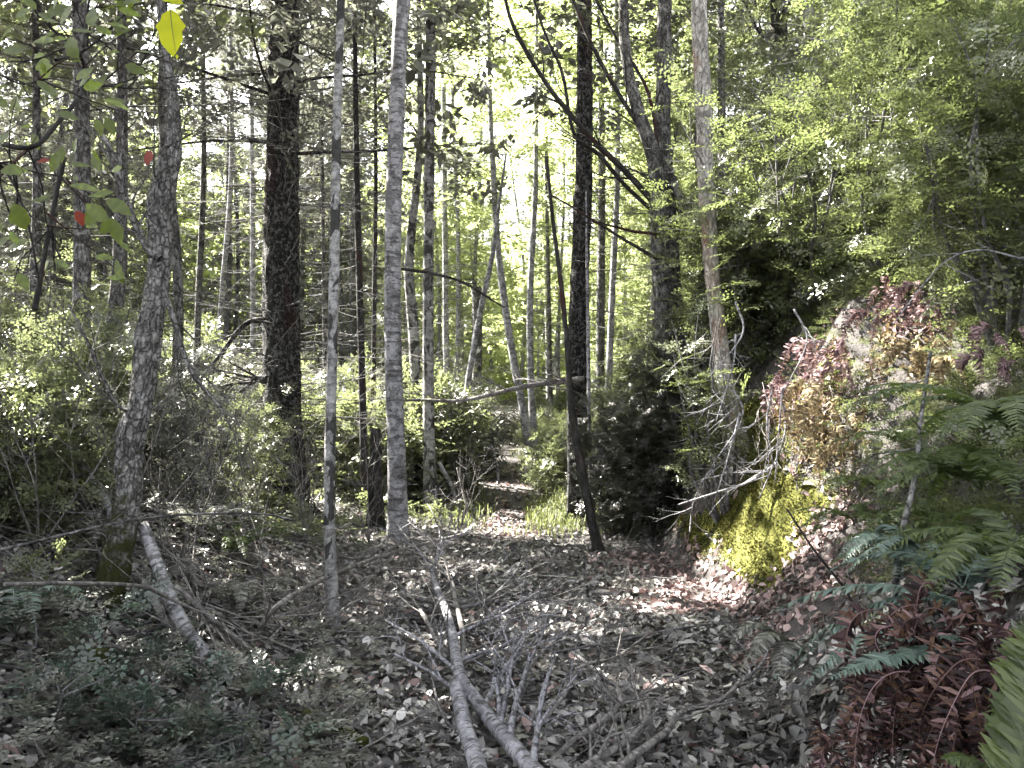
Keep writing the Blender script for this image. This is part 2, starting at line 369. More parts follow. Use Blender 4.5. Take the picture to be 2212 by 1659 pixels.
for a in [(1450, 1290, 0, .32), (1540, 1240, 0, .14), (1640, 1230, 0, .12), (1350, 1350, 0, .15), (1190, 1360, 0, .24), (1090, 1390, 0, .12), (880, 1370, 0, .06), (1420, 1490, 0, .1), (1500, 1480, 0, .06),
          (940, 1560, 0, .05), (1100, 1130, 0, 1.2), (1200, 1110, 0, .9), (620, 1220, 0, .1), (1050, 1170, 0, .7), (1090, 1060, 0, .9), (1100, 980, 0, 1.2), (1520, 560, 9.0, .3), (1530, 660, 9.0, .3), (1590, 1500, 0, .08), (1950, 1340, 4.3, .1)]: spot(*a)
N_TRUNKSAFE = 0

# ------------------------------------------------------------------ ground
def axis(a, b, pts):
    out = [a]; x = a
    while x < b:
        d = min(p[1]+abs(x-p[0])*p[2] for p in pts); x += d; out.append(x)
    return np.array(out)
gx = axis(-260, 260, [(1.5, .07, .035)]); gy = axis(-30, 420, [(6, .08, .04)])
X, Y = np.meshgrid(gx, gy); Z = height(X.ravel(), Y.ravel())
nx, ny = len(gx), len(gy); i = np.arange(ny-1)[:, None]*nx+np.arange(nx-1)[None]
Q = np.stack([i, i+1, i+nx+1, i+nx], -1).reshape(-1, 4)
V = np.stack([X.ravel(), Y.ravel(), Z], -1)
def moss_at(P):
    x, y = P[:, 0], P[:, 1]; t = x-toe(y)
    n = vnoise(P*1.3+5)
    return sm(.05, .3, t)*(1-sm(1.1, 1.6, t))*sm(6.6, 7.4, y)*(1-sm(11, 12.5, y))*sm(.36, .55, n)*(0.35+.65*(1-sm(1.1, 1.7, t)))
g = Buf(); g.add(V, Q, moss=moss_at(V), bk=V)
m, n, b = M('forest_floor'); v = attr(n, 'bk', 'Vector')
f1 = noise(n, v, 9, 8, .75); f2 = noise(n, v, 60, 4, .7)
c = ramp(n, f1, [(.35, (.012, .011, .011)), (.5, (.045, .04, .039)), (.7, (.12, .105, .1))])
c = mix(n, mth(n, 'MULTIPLY', f2, .5), c, (.16, .15, .15))
mf = mth(n, 'MULTIPLY', mth(n, 'SUBTRACT', mth(n, 'ADD', attr(n, 'moss'), f1), .8), 5, True)
c = mix(n, mf, c, mix(n, f2, (.03, .04, .004), (.2, .2, .02)))
n.links.new(c, b.inputs['Base Color']); b.inputs['Roughness'].default_value = .9; bump(n, b, mth(n, 'ADD', f1, mth(n, 'MULTIPLY', f2, .5)), .9, .05)
tag(g.build('ground', m), kind='structure')

def on_ground(x, y):
    z = height(x, y); e = .06
    nx_ = -(height(x+e, y)-height(x-e, y))/(2*e); ny_ = -(height(x, y+e)-height(x, y-e))/(2*e)
    return np.stack([x, y, z], -1), nrm(np.stack([nx_, ny_, np.ones_like(x)], -1))
def sample_ground(N, ymin, ymax, wl=1.0, spread=.72):
    u = rng.random(N); y = 1/(1/ymin+(1/ymax-1/ymin)*u)
    x = (rng.random(N)*2-1)*spread*y*wl; return x, y
# litter leaves: a curled six-vertex leaf
LV = np.array([[0, -.5, 0], [.22, -.12, .05], [.17, .25, .05], [0, .5, 0], [-.17, .25, .05], [-.22, -.12, .05], [0, -.1, 0], [0, .25, 0]], float)
LQ = np.array([[0, 1, 6, 5], [1, 2, 7, 6], [6, 7, 4, 5], [7, 2, 3, 4]])
def put_leaves(buf, P, Nn, S, tilt=.5, rnd=None, curl=1.0, lift=.02, lay=None):
    N = len(P); U = nrm(Nn+(rng.random((N, 3))-.5)*2*tilt); d = nrm(rng.normal(size=(N, 3))) if lay is None else lay
    D = nrm(d-U*(d*U).sum(1)[:, None]); R = np.cross(D, U); P = P+Nn*(rng.random(N)*lift)[:, None]
    cz = (rng.random(N)*2-.6)*curl; bend = (rng.random(N)-.5)*.5*curl; wd = .7+.7*rng.random(N)
    L = LV[None]*np.ones((N, 1, 1)); L[:, :, 0] *= wd[:, None]; L[:, :, 2] = LV[None, :, 2]*cz[:, None]*2+(LV[None, :, 1]**2)*bend[:, None]*1.6
    V = P[:, None]+S[:, None, None]*(L[..., :1]*R[:, None]+L[..., 1:2]*D[:, None]+L[..., 2:]*U[:, None])
    Q = (np.arange(N)[:, None, None]*8+LQ[None]).reshape(-1, 4)
    rn = rng.random(N) if rnd is None else rnd
    buf.add(V.reshape(-1, 3), Q, rnd=np.repeat(rn, 8))
lb, lr = Buf(), Buf()
for N, y0, y1, s0, wl in ((50000, 2.0, 6.5, .078, 1), (60000, 6.0, 14, .078, 1), (26000, 13, 34, .10, 1)):
    x, y = sample_ground(N, y0, y1, wl); P, Nn = on_ground(x, y)
    pn = vnoise(np.stack([x*1.1, y*1.1, x*0+4], -1)); t = x-toe(y)
    keep = (t < .8+.6*rng.random(N)) & (moss_at(P) < .35+.5*rng.random(N)) & (Nn[:, 2] > .35+.25*rng.random(N)) & ~((t > 1.0) & (rng.random(N) < .75))
    dens = vnoise(np.stack([x*.8, y*.8, x*0+20], -1)); keep &= rng.random(N) < .55+dens
    # reddish trail leaves, and brown leaves painted sunlit pink along the bank foot
    red = ((np.abs(x-(-.05+0*y)) < .5) & (y > 11.5) & (rng.random(N) < .7)) | (rng.random(N) < .04+.75*sm(.45, .58, pn)*sm(-1.3, -.3, t)*(y > 4.5)) | ((t > -.1) & (y > 5.2) & (rng.random(N) < .6))
    rv = np.clip(rng.random(N)*.8+.35*(vnoise(np.stack([x*2, y*2, x*0], -1))-.3), 0, 1)
    S = s0*(.25+1.3*rng.random(N)**1.4)
    for bb, mm in ((lb, keep & ~red), (lr, keep & red)): put_leaves(bb, P[mm], Nn[mm], S[mm], .75, rv[mm], 1.0, .035)
tag(lb.build('leaf_litter', L_LITTER), kind='stuff'); tag(lr.build('russet_sunlit_litter', L_LITTERR), kind='stuff')
# moss fuzz on the bank
mb = Buf(); N = 150000; y = 4.6+rng.random(N)*7.5; x = toe(y)+rng.random(N)*3.2; P, Nn = on_ground(x, y); mv = moss_at(P); k = rng.random(N) < mv*1.3
P, Nn = P[k], Nn[k]; clump = vnoise(P*9)
put_leaves(mb, P, Nn, .012+.03*clump, .9, np.clip(clump*1.2-.1+rng.random(len(P))*.2, 0, 1), .6, .02)
tag(mb.build('moss', L_MOSS), kind='stuff')
# twig litter
tw = Buf(); x, y = sample_ground(900, 2.2, 14); P, Nn = on_ground(x, y)
for q in P:
    if q[0]-toe(q[1]) > 1.2: continue
    a = rng.random()*6.28; L = .12+.5*rng.random()**2*(1 if q[1] < 6 else 1.8); d = np.array([math.cos(a), math.sin(a), 0])
    e = q+d*L; e[2] = H(e[0], e[1])+.03; q = q.copy(); q[2] += .03
    if e[1] < 1.8: continue
    tube(tw, wiggle(q, e, .09, 6), np.linspace(.0045, .0015, 6)*(.6+rng.random()), 4)
tag(tw.build('twig_litter', B_TWIG), kind='stuff')
# grass by the sunlit bend of the trail and along the verges
gb = Buf()
for cx, cy_, rx, ry, N, h0 in ((.8, 13.9, .9, 1.4, 2400, .2), (-.9, 14.5, .6, 1.6, 500, .22), (1.4, 16.5, .8, 2.5, 1000, .28), (-3.2, 18, 2, 4, 1500, .3), (3, 20, 2, 4, 2500, .3)):
    x = cx+rng.normal(size=N)*rx*.6; y = cy_+rng.normal(size=N)*ry*.6; P, Nn = on_ground(x, y)
    k = (np.abs(x-(-.05+0*y)) > .28) | (y < 12.6); P = P[k]; n_ = len(P); hgt = h0*(.4+rng.random(n_)); a = rng.random(n_)*6.28
    lean = np.stack([np.cos(a), np.sin(a), np.zeros(n_)], -1)*(hgt*(.2+.6*rng.random(n_)))[:, None]; sd = np.stack([-np.sin(a), np.cos(a), np.zeros(n_)], -1)*.006
    up = np.array([0, 0, 1.])
    V = np.stack([P-sd, P+sd, P+lean*.4+up*hgt[:, None]*.7+sd*.7, P+lean*.4+up*hgt[:, None]*.7-sd*.7, P+lean+up*(hgt*.85)[:, None], P+lean+up*(hgt*.85)[:, None]+sd*.1], 1)
    Q = (np.arange(n_)[:, None, None]*6+np.array([[0, 1, 2, 3], [3, 2, 5, 4]])[None]).reshape(-1, 4)
    gb.add(V.reshape(-1, 3), Q, rnd=np.repeat(rng.random(n_), 6))
tag(gb.build('grass', L_GRASS), kind='stuff')

# ------------------------------------------------------------------ trees standing near enough to be told apart
def trunk_line(pts, Yd, top):
    """pts: (dx, dy, width) from the top down in photo coordinates; Yd: distance of the trunk. Returns points from the ground up and radii."""
    if not isinstance(Yd, (list, tuple)): Yd = [Yd]*len(pts)
    P = [at(a, b_, yy) for (a, b_, _), yy in zip(pts, Yd)][::-1]; R = [w_/K/2/F*yy for (_, _, w_), yy in zip(pts, Yd)][::-1]
    base = P[0].copy(); gz = H(base[0], base[1]); sl_ = (P[1]-P[0]); sl_ = sl_/max(abs(sl_[2]), .1)
    if P[0][2] > gz-.05:
        q = P[0]-sl_*(P[0][2]-gz+.2); q[2] = H(q[0], q[1])-.15; P = [q]+P; R = [R[0]*1.04]+R
    if top > P[-1][2]:
        d = P[-1]-P[-2]; d = nrm(d/np.linalg.norm(d)+np.array([0, 0, .6])); L = top-P[-1][2]
        for k in (.35, .7, 1.0): P.append(P[-1]+d*L*(.35 if k < 1 else .3)/max(d[2], .3)); R.append(R[-1]*.72)
    return np.array(P), np.array(R)
def dead_twigs(buf, P, R, z0, z1, N, L, r=.006, droop=.0, n=4, sub=3):
    zs = P[:, 2]
    for _ in range(int(N*1.5)):
        z = z0+(z1-z0)*rng.random(); p = np.array([np.interp(z, zs, P[:, 0]), np.interp(z, zs, P[:, 1]), z]); rr = np.interp(z, zs, R)
        a = rng.random()*6.28; d = np.array([math.cos(a), math.sin(a), .25*(rng.random()-.4)]); l = L*(.35+.9*rng.random())
        m = 8; Q_ = [p+d*rr*.6]; dd = nrm(d)
        for i_ in range(m-1): dd = nrm(dd+(rng.random(3)-.5)*.22+np.array([0, 0, droop+.05*rng.random()])); Q_.append(Q_[-1]+dd*l/(m-1))
        Q_ = np.array(Q_); tube(buf, Q_, np.linspace(r, r*.3, m)*(.7+.6*rng.random()), n)
        for _k in range(sub):
            i_ = rng.integers(2, m-1); t = nrm(Q_[i_+1]-Q_[i_]); s_ = nrm(np.cross(t, rng.normal(size=3)))
            tube(buf, wiggle(Q_[i_], Q_[i_]+nrm(t+s_*.8)*l*.35*(.5+rng.random()), .06, 5), np.linspace(r*.4, r*.2, 5), 3)
def limb_crown(wood, leaf, P, R, z0, z1, N, L, temps, size, per=14, up=.05, keep=0.0, cone=.6, spread=.45):
    """Living limbs from z0 to z1, each with sprays over its outer part."""
    zs = P[:, 2]; SP, SDi, SS = [], [], []
    for k in range(N):
        u = (k+rng.random())/N; z = z0+(z1-z0)*u; p = np.array([np.interp(z, zs, P[:, 0]), np.interp(z, zs, P[:, 1]), z])
        a = k*2.4+rng.random(); l = L*(1-cone*u)*(.65+.6*rng.random()); d = np.array([math.cos(a), math.sin(a), up+.25*rng.random()])
        m = 7; Q_ = [p]; dd = nrm(d)
        for i_ in range(m-1): dd = nrm(dd+(rng.random(3)-.5)*.25+np.array([0, 0, -.05])); Q_.append(Q_[-1]+dd*l/(m-1))
        Q_ = np.array(Q_)
        if wood is not None: tube(wood, Q_, np.linspace(max(.010, np.interp(z, zs, R)*.13), .004, m), 4)
        t = .25+.75*rng.random(per); f = t*(m-1); i0 = np.minimum(f.astype(int), m-2); q = Q_[i0]+(Q_[i0+1]-Q_[i0])*(f-i0)[:, None]
        dr = nrm(Q_[i0+1]-Q_[i0]); off = rng.normal(size=(per, 3))*np.array([1, 1, .45])
        q = q+off*(l*spread*.35*(1.1-t))[:, None]; SP.append(q); SDi.append(nrm(dr*.6+nrm(off)*.8+np.array([0, 0, -.1]))); SS.append(size*(.6+.7*rng.random(per)))
    put_sprays(leaf, temps, np.concatenate(SP), np.concatenate(SDi), np.concatenate(SS), keep=keep)
def tree(name, label, pts, Yd, top, bk_, crown=None, cmat=None, twigs=None, nseg=14, rough=.12, limbs=(), moss=0.0, mossh=1.0, freq=(2.0, 2.2), flare=(.35, .35), twmat=None, step=.22, lmat=None):
    P0, R0 = trunk_line(pts, Yd, top); m = max(12, int((P0[-1, 2]-P0[0, 2])/step)); P = spline(P0, m)
    u = np.linspace(0, len(R0)-1, m); R = np.interp(u, np.arange(len(R0)), R0)
    base = np.array([P[0, 0], P[0, 1], H(P[0, 0], P[0, 1])]); root = thing(name, label, 'tree', base)
    b_ = Buf(); mo = np.clip(moss*(1-(P[:, 2]-base[2])/mossh), 0, 1) if moss else None
    tube(b_, P, R, nseg, rough=rough, moss=mo, freq=freq, flare=flare); b_.build('trunk', bk_, root)
    for lp, Yl, w0, w1 in limbs:
        if not isinstance(Yl, (list, tuple)): Yl = [Yl]*len(lp)
        lb_ = Buf(); q = spline([at(a, c_, yy) for (a, c_), yy in zip(lp, Yl)], 26); rr = np.linspace(w0, w1, 26)/K/2/F*np.mean(Yl)
        tube(lb_, q, rr, 7, rough=.15, moss=None)
        for _k in range(7):
            i_ = rng.integers(5, 24); t = nrm(q[i_+1]-q[i_]); s_ = nrm(np.cross(t, rng.normal(size=3)))
            grow(lb_, q[i_], nrm(t+s_*.7), .5+.5*rng.random(), rr[i_]*.4, 1, 4, .02)
        lb_.build('branch', lmat or bk_, root)
    if twigs:
        tb = Buf()
        for tt in twigs: dead_twigs(tb, P, R, *tt)
        tag(tb.build('twigs', twmat or B_TWIG, root), kind='stuff')
    if crown:
        wd, lf = Buf(), Buf()
        for cc in crown: limb_crown(wd, lf, P, R, **cc)
        if wd.n: tag(wd.build('limbs', bk_, root), kind='stuff')
        if lf.n: lf.build('crown', cmat or L_DIM, root, smooth=False)
    return root, P, R
CD = .4
def C(z0, z1, N, L, temps=TM, size=.5, per=14, up=.05, keep=0.0, cone=.5, spread=.45):
    return dict(z0=z0, z1=z1, N=N, L=L, temps=temps, size=size, per=max(5, int(per*CD)), up=up, keep=keep, cone=cone, spread=spread)
HI = lambda: C(9, 18, 34, 4.2, TC, .8, 22, .1)         # high crown, over the frame
# big fir left of centre
tree('fir_tree', 'thickest tree trunk, dark deeply furrowed bark, left of the pale alder', [(617, -60, 62), (612, 200, 66), (608, 520, 74), (608, 800, 77), (614, 1060, 84), (616, 1120, 98)], 14, 22, B_FIR,
     [C(6.5, 21, 55, 4.4, TC, .75, 26)], L_DIM, [(1.2, 10, 120, 2.6, .010, .0), (.3, 1.2, 10, .8, .007, -.05)], 40, .13, freq=(7, 3.2), flare=(.5, .5), step=.08,
     limbs=[([(575, 690), (530, 700), (480, 760), (425, 830)], 13.8, 15, 5), ([(575, 820), (555, 818), (540, 826), (535, 822)], 13.6, 22, 8)])
tree('alder_tree', 'slim straight trunk with black and white mottled bark beside the thick dark fir', [(738, -60, 17), (727, 300, 19), (722, 600, 22), (714, 900, 22), (712, 1150, 23), (720, 1335, 28)], [7.2, 7.1, 7.0, 6.9, 6.8, 6.8], 13, B_MOTTLE,
     [C(6.2, 13, 16, 2.2, TM, .4, 14)], L_DIM, [(.6, 5.8, 14, .7, .004)], 18, .12, moss=.5, mossh=.7, step=.06)
tree('alder_tree', 'pale smooth barked alder, the widest light grey trunk in the centre', [(873, -60, 35), (862, 120, 34), (851, 420, 35), (848, 700, 36), (856, 950, 38), (860, 1165, 44)], 11.6, 19, B_ALDER,
     [C(8.2, 18, 30, 3.2, TC, .6, 18)], L_DIM, [(2.5, 8, 16, 1.1, .006)], 24, .07, freq=(1.6, 1.4), step=.08, moss=.2, mossh=.8)
tree('alder_tree', 'grey and black blotched alder with a tall straight stem just right of the pale alder', [(932, -60, 23), (929, 200, 23), (926, 500, 23), (925, 800, 24), (930, 1110, 28)], 15, 20, B_MOTTLE,
     [C(10.5, 19, 20, 3, TM, .6, 16)], L_BRIGHT, [(2, 9, 26, 1.2, .007)], 18, .08, step=.1)
tree('alder_tree', 'thin knotted stem between the pale alder and the blotched alder', [(905, 60, 12), (908, 300, 15), (884, 560, 21), (892, 700, 24), (905, 950, 22), (910, 1090, 24)], 17, 20, B_MOTTLE,
     [C(9.5, 18, 20, 2.6, TC, .6, 14)], L_BRIGHT, [(2, 9, 20, 1.2, .007)], 14, .12, step=.15)
tree('tanoak_tree', 'leaning light barked trunk curving left over the trail bend', [(1056, 100, 9), (1060, 250, 10), (1068, 420, 13), (1078, 560, 15), (1100, 720, 16), (1125, 860, 17), (1145, 970, 20), (1168, 1050, 22)], 19, 18, B_ALDER,
     [C(9, 17, 24, 3, TM, .8, 16)], L_BRIGHT, [(5, 12, 16, 1.4, .008)], 14, .12, step=.15)
tree('alder_tree', 'slender pale straight stem right of the leaning trunk at the trail bend', [(1158, 250, 9), (1156, 420, 12), (1146, 620, 14), (1146, 800, 15), (1156, 990, 17)], 20, 19, B_ALDER,
     [C(9, 18, 22, 2.8, TM, .8, 16)], L_BRIGHT, [(3, 12, 18, 1.3, .008)], 12, .08, step=.2)
tree('alder_tree', 'pale stem slanting up to the right, meeting the leaning trunk above the trail', [(1062, 560, 11), (1040, 660, 12), (1018, 780, 13), (1000, 900, 15), (980, 1030, 17)], 18, 8, B_ALDER,
     None, None, [(3, 6, 6, .8, .006)], 12, .1, step=.15)
tree('fir_tree', 'dark furrowed trunk right of the trail with a thin leaning stem in front', [(1262, -60, 30), (1263, 200, 34), (1260, 420, 38), (1250, 650, 40), (1246, 800, 42), (1250, 1060, 46)], 13.5, 20, B_FIR,
     [C(8.5, 19, 34, 3.4, TM, .6, 18)], L_GREEN, [(2, 9, 60, 1.6, .008)], 28, .12, freq=(5, 3), step=.1)
tree('dead_tree', 'thin crooked dark stem leaning out from the bank right of the trail', [(1180, 340, 8), (1195, 480, 9), (1215, 640, 11), (1226, 760, 12), (1232, 860, 15), (1250, 980, 19), (1275, 1110, 20), (1296, 1200, 22)], 10.3, 3, B_DARK,
     None, None, [(1.5, 4.5, 14, .6, .004)], 12, .12, moss=.3, mossh=1, step=.08)
tree('sapling', 'thin pale vertical stem touching the dark furrowed trunk right of the trail', [(1268, 560, 7), (1270, 700, 8), (1272, 850, 8), (1275, 1000, 9), (1280, 1080, 10)], 12.6, 5.5, B_ALDER, None, None, [(1.2, 5, 10, .6, .004)], 8, .08)
arch = [([(1500, 545), (1440, 470), (1360, 380), (1270, 290), (1180, 180), (1110, 60), (1085, -30)], 12, 16, 8),
        ([(1425, 330), (1360, 240), (1290, 120), (1225, -30)], 12, 12, 8),
        ([(1420, 560), (1320, 500), (1240, 450), (1180, 415)], 11.8, 8, 3),
        ([(1425, 470), (1350, 400), (1290, 330), (1240, 290), (1215, 160), (1180, 80), (1150, -10)], 12.2, 10, 6),
        ([(1425, 505), (1370, 500), (1320, 488), (1278, 478)], 11.8, 8, 3), ([(1425, 350), (1400, 200), (1330, 80), (1270, -30)], 12.1, 9, 5)]
tree('maple_tree', 'dark trunk forking and sending long arching branches left over the trail', [(1345, -60, 22), (1352, 120, 24), (1378, 240, 28), (1412, 340, 34), (1422, 450, 36), (1426, 600, 36), (1438, 740, 40)], 12, 16, B_GREY,
     [C(8.5, 16, 30, 4, TM, .5, 18)], L_GREEN, [(4, 8.5, 22, 1.2, .006)], 22, .1, limbs=arch, step=.1, lmat=B_DARK)
tree('maple_tree', 'grey trunk standing upright directly behind the forked arching tree', [(1437, -60, 30), (1434, 120, 32), (1432, 300, 36), (1440, 420, 36)], 12.5, 17, B_GREY,
     [C(8.8, 16, 24, 3.5, TC, .6, 16)], L_DIM, [(5, 9, 20, 1.4, .006)], 20, .1, limbs=[([(1500, 540), (1470, 430), (1440, 360)], 12.2, 22, 18)], step=.12)
tree('maple_tree', 'thick grey trunk with a pale sunlit strip painted into its bark low on the bank', [(1508, -60, 34), (1514, 120, 36), (1522, 300, 36), (1526, 430, 34), (1540, 600, 34), (1560, 780, 38), (1580, 900, 42), (1590, 960, 50)], [9.9, 9.8, 9.7, 9.6, 9.5, 9.4, 9.3, 9.2], 15, B_STRIP,
     [C(7.5, 14.5, 24, 3.2, TM, .5, 16)], L_GREEN, [(4, 8, 12, .9, .005)], 24, .14, moss=.25, mossh=1.4, step=.07)
tree('alder_tree', 'narrow dark trunk at the top edge between two grey trunks on the bank', [(1672, -60, 22), (1676, 60, 22), (1680, 200, 24), (1690, 420, 26)], 15, 17, B_DARK, [C(9, 16, 22, 3, TC, .7, 14)], L_GREEN, [(5, 9, 16, 1.4, .008)], 12, .1,
     limbs=[([(1672, 90), (1640, 70), (1615, 20), (1590, -30)], 15, 8, 5)])
tree('alder_tree', 'mottled pale trunk touching the narrow dark trunk on the bank', [(1692, -60, 20), (1690, 60, 21), (1696, 200, 22), (1700, 420, 24)], 15.6, 17, B_MOTTLE, [C(9, 16, 20, 3, TC, .7, 14)], L_GREEN, None, 12, .1)
tree('alder_tree', 'smooth grey trunk farthest right at the top edge, above the bank thicket', [(1742, -60, 24), (1748, 60, 26), (1758, 200, 30), (1765, 420, 30)], 14, 16, B_ALDER, [C(8.5, 15, 22, 3, TC, .7, 14)], L_GREEN, None, 14, .1)
# left side
tree('madrone_tree', 'crooked flaky barked trunk leaning right with a mossy green foot on the left slope', [(352, 60, 18), (372, 200, 24), (374, 330, 36), (344, 440, 54), (346, 560, 44), (320, 740, 56), (306, 860, 48), (282, 960, 58), (276, 1090, 54), (240, 1260, 66), (222, 1400, 60), (205, 1510, 84)],
     [6.4, 6.4, 6.3, 6.2, 6.1, 5.9, 5.7, 5.6, 5.4, 5.2, 5.0, 4.9], 11, B_FLAKE, [C(5.4, 10.5, 22, 2.8, TM, .38, 16)], L_GREEN, [(2.2, 6, 14, .7, .004)], 30, .2, freq=(3.5, 5), moss=.62, mossh=2.3, step=.04,
     limbs=[([(352, 620), (375, 690), (400, 770), (425, 820), (470, 870)], 5.8, 14, 8), ([(345, 560), (320, 540), (290, 480), (262, 400), (240, 330), (215, 280)], 5.9, 17, 12),
            ([(288, 895), (250, 870), (215, 800), (190, 740), (150, 660)], 5.6, 9, 5), ([(330, 460), (335, 400), (350, 330), (372, 300), (380, 220), (360, 160)], 6.1, 12, 9)])
tree('oak_tree', 'grey speckled trunk between the left edge and the pink patched stem', [(170, -60, 30), (176, 160, 32), (178, 400, 34), (176, 650, 36), (168, 880, 40)], 9.5, 15, B_GREY,
     [C(5.5, 14, 34, 3.2, TM, .45, 22)], L_DIM, [(1.8, 6, 22, 1.2, .005)], 20, .12, step=.08)
tree('oak_tree', 'slimmer trunk with smooth grey top and reddish middle right of the speckled trunk', [(262, 20, 18), (264, 200, 22), (262, 450, 26), (256, 600, 30), (245, 700, 34), (240, 850, 36)], 10.5, 16, B_FLAKE,
     [C(6, 15, 30, 3, TM, .45, 20)], L_DIM, [(2, 6, 16, 1.1, .005)], 18, .1, step=.1)
tree('oak_tree', 'grey stem showing behind the leaning madrone', [(350, -60, 20), (354, 120, 22), (356, 300, 24), (384, 600, 20), (380, 900, 24)], 12, 16, B_GREY, [C(6.2, 15, 32, 3, TM, .5, 22)], L_DIM, [(1.5, 8, 24, 1.3, .006)], 14, .1, step=.12)
for i_, (x0, x1, Yd, wd, lb_, bk_) in enumerate([
    (500, 462, 22, 12, 'thin leaning grey stem in the sunlit gap left of the thick fir', B_ALDER), (770, 784, 15, 15, 'dark narrow stem between the mottled slim trunk and the pale alder', B_DARK),
    (812, 806, 17, 10, 'very thin dark stem close to the left side of the pale alder', B_DARK), (696, 704, 20, 9, 'faint thin grey stem between the thick fir and the mottled slim trunk', B_GREY),
    (1032, 1030, 24, 22, 'broken topped grey trunk in the middle distance left of the trail bend', B_GREY), (960, 965, 26, 13, 'pale forked stem in the bright gap right of the blotched alder', B_ALDER),
    (1334, 1312, 20, 14, 'grey stem in the gap between the dark fir and the forked tree', B_ALDER), (1300, 1296, 22, 18, 'wider grey trunk showing just right of the dark furrowed trunk', B_GREY),
    (1180, 1190, 28, 9, 'faint grey stem behind the thin leaning stem, above the trail', B_GREY), (80, 70, 11, 20, 'grey trunk nearest the left edge behind the hanging oval leaves', B_GREY),
    (1560, 1560, 14, 22, 'grey trunk partly hidden behind the sunlit strip barked tree', B_GREY), (440, 420, 16, 14, 'dull grey stem midway between the madrone and the thick fir', B_GREY),
    (545, 548, 24, 12, 'pale stem touching the left outline of the thick fir', B_ALDER)]):
    topw = wd*.6; broken = 'broken' in lb_
    tree('alder_tree', lb_, [(x0-4, 620 if broken else -40, topw if not broken else wd), (x0, 700 if broken else 350, wd*.85), ((x0+x1)/2, 800 if broken else 620, wd), (x1, 900, wd*1.1)], Yd, 3 if broken else 14+Yd*.15, bk_,
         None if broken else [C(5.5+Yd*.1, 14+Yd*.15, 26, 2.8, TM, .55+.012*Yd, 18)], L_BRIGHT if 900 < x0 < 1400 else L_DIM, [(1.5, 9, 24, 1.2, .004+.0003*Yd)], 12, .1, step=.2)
T5 = [spray_template(11, .22, 4, jit=.2, w=1.3) for _ in range(4)]
# ------------------------------------------------------------------ shrubs and small trees
def shrub(name, label, cat, base, rad, hgt, N, temps, size, mat, stems=7, group=None, mask=True, keep=0.0, flat=.55, low=.1, wood=None, bias=(0, 0), out=.8, up=None):
    base = np.asarray(base, float); root = thing(name, label, cat, base, group); wb, lf = Buf(), Buf()
    P_, D_ = [], []
    for k in range(stems):
        a = k*2.4+rng.random(); e = base+np.array([math.cos(a)*rad*.6+bias[0], math.sin(a)*rad*.6+bias[1], hgt*(.6+.4*rng.random())])
        q = wiggle(base+np.array([math.cos(a), math.sin(a), 0])*.08-np.array([0, 0, .1]), e, .07, 10); tube(wb, q, np.linspace(.010+.006*hgt, .004, 10), 5)
        n_ = N//stems; t = low+(1-low)*rng.random(n_)**.8; f = t*9; i0 = np.minimum(f.astype(int), 8); c = q[i0]+(q[i0+1]-q[i0])*(f-i0)[:, None]
        off = nrm(rng.normal(size=(n_, 3))*np.array([1, 1, .7])); rr = rad*.75*rng.random(n_)**.6*(1.1-.5*t)
        P_.append(c+off*rr[:, None]); D_.append(nrm(off*out+rng.normal(size=(n_, 3))*.4+np.array([0, 0, -.05])))
        for _ in range(6):
            j = rng.integers(3, 9); s_ = nrm(rng.normal(size=3)*np.array([1, 1, .5])); tube(wb, wiggle(q[j], q[j]+s_*rad*.7, .08, 6), np.linspace(.006, .002, 6), 3)
    P = np.concatenate(P_); D = np.concatenate(D_); k = vnoise(P*1.7+3) > .36-.1; P, D = P[k], D[k]
    gz = height(P[:, 0], P[:, 1]); k = P[:, 2] > gz+.03; P, D = P[k], D[k]
    put_sprays(lf, temps, P, D, size*(.6+.8*rng.random(len(P))), tilt=flat, mask=mask, keep=keep)
    wb.build('stems', wood or B_TWIG, root); lf.build('foliage', mat, root, smooth=False); return root
# thicket over the bank, right
for dx, dy, Yd, rad, hh, N, lb_ in [
    (1640, 560, 10.2, 1.3, 3.4, 2600, 'bright sunlit evergreen shrub whose sprays reach left across the strip barked trunk'),
    (1790, 480, 9.6, 1.5, 3.3, 3200, 'large sunlit huckleberry bush with pale glossy leaves at the middle of the bank thicket'),
    (1960, 560, 8.6, 1.3, 3.3, 3000, 'arching evergreen bush above the reddish hanging roots on the bank'),
    (2130, 430, 7.6, 1.2, 3.0, 2800, 'shaded leafy bush at the right edge above the bank'),
    (2150, 260, 6.8, .9, 2.6, 1600, 'leafy bush filling the upper right corner'),
    (1850, 250, 11.5, 1.9, 4.6, 3200, 'taller feathery evergreen standing behind the sunlit huckleberry bush'),
    (1555, 690, 8.9, .45, 2.2, 330, 'sunlit evergreen sprig hanging over the foot of the strip barked trunk'),
    (2020, 200, 10.5, 1.8, 4.6, 3200, 'tall dense feathery evergreen behind the upper right thicket')]:
    g0 = at(dx, dy, Yd); base = np.array([g0[0], Yd, H(g0[0], Yd)])
    shrub('huckleberry_bush', lb_, 'bush', base, rad, hh, int(N*.62), TF+TN[:1], .30 if Yd < 9 else .34, L_SPRAY if Yd < 10.3 else L_GREEN, 9, keep=.06, low=.25, bias=(-.4, -.5), group='evergreen bushes on top of the bank')
for k in range(7):
    x0, yy = 5.5+rng.random()*6, 10+rng.random()*7
    shrub('evergreen_tree', 'feathery evergreen in the dense growth rising behind the bank', 'tree', (x0, yy, H(x0, yy)), 1.9, 6.5+2*rng.random(), 1700, TM, .5, L_GREEN, 7, group='evergreens rising behind the bank', keep=.5, low=.15)
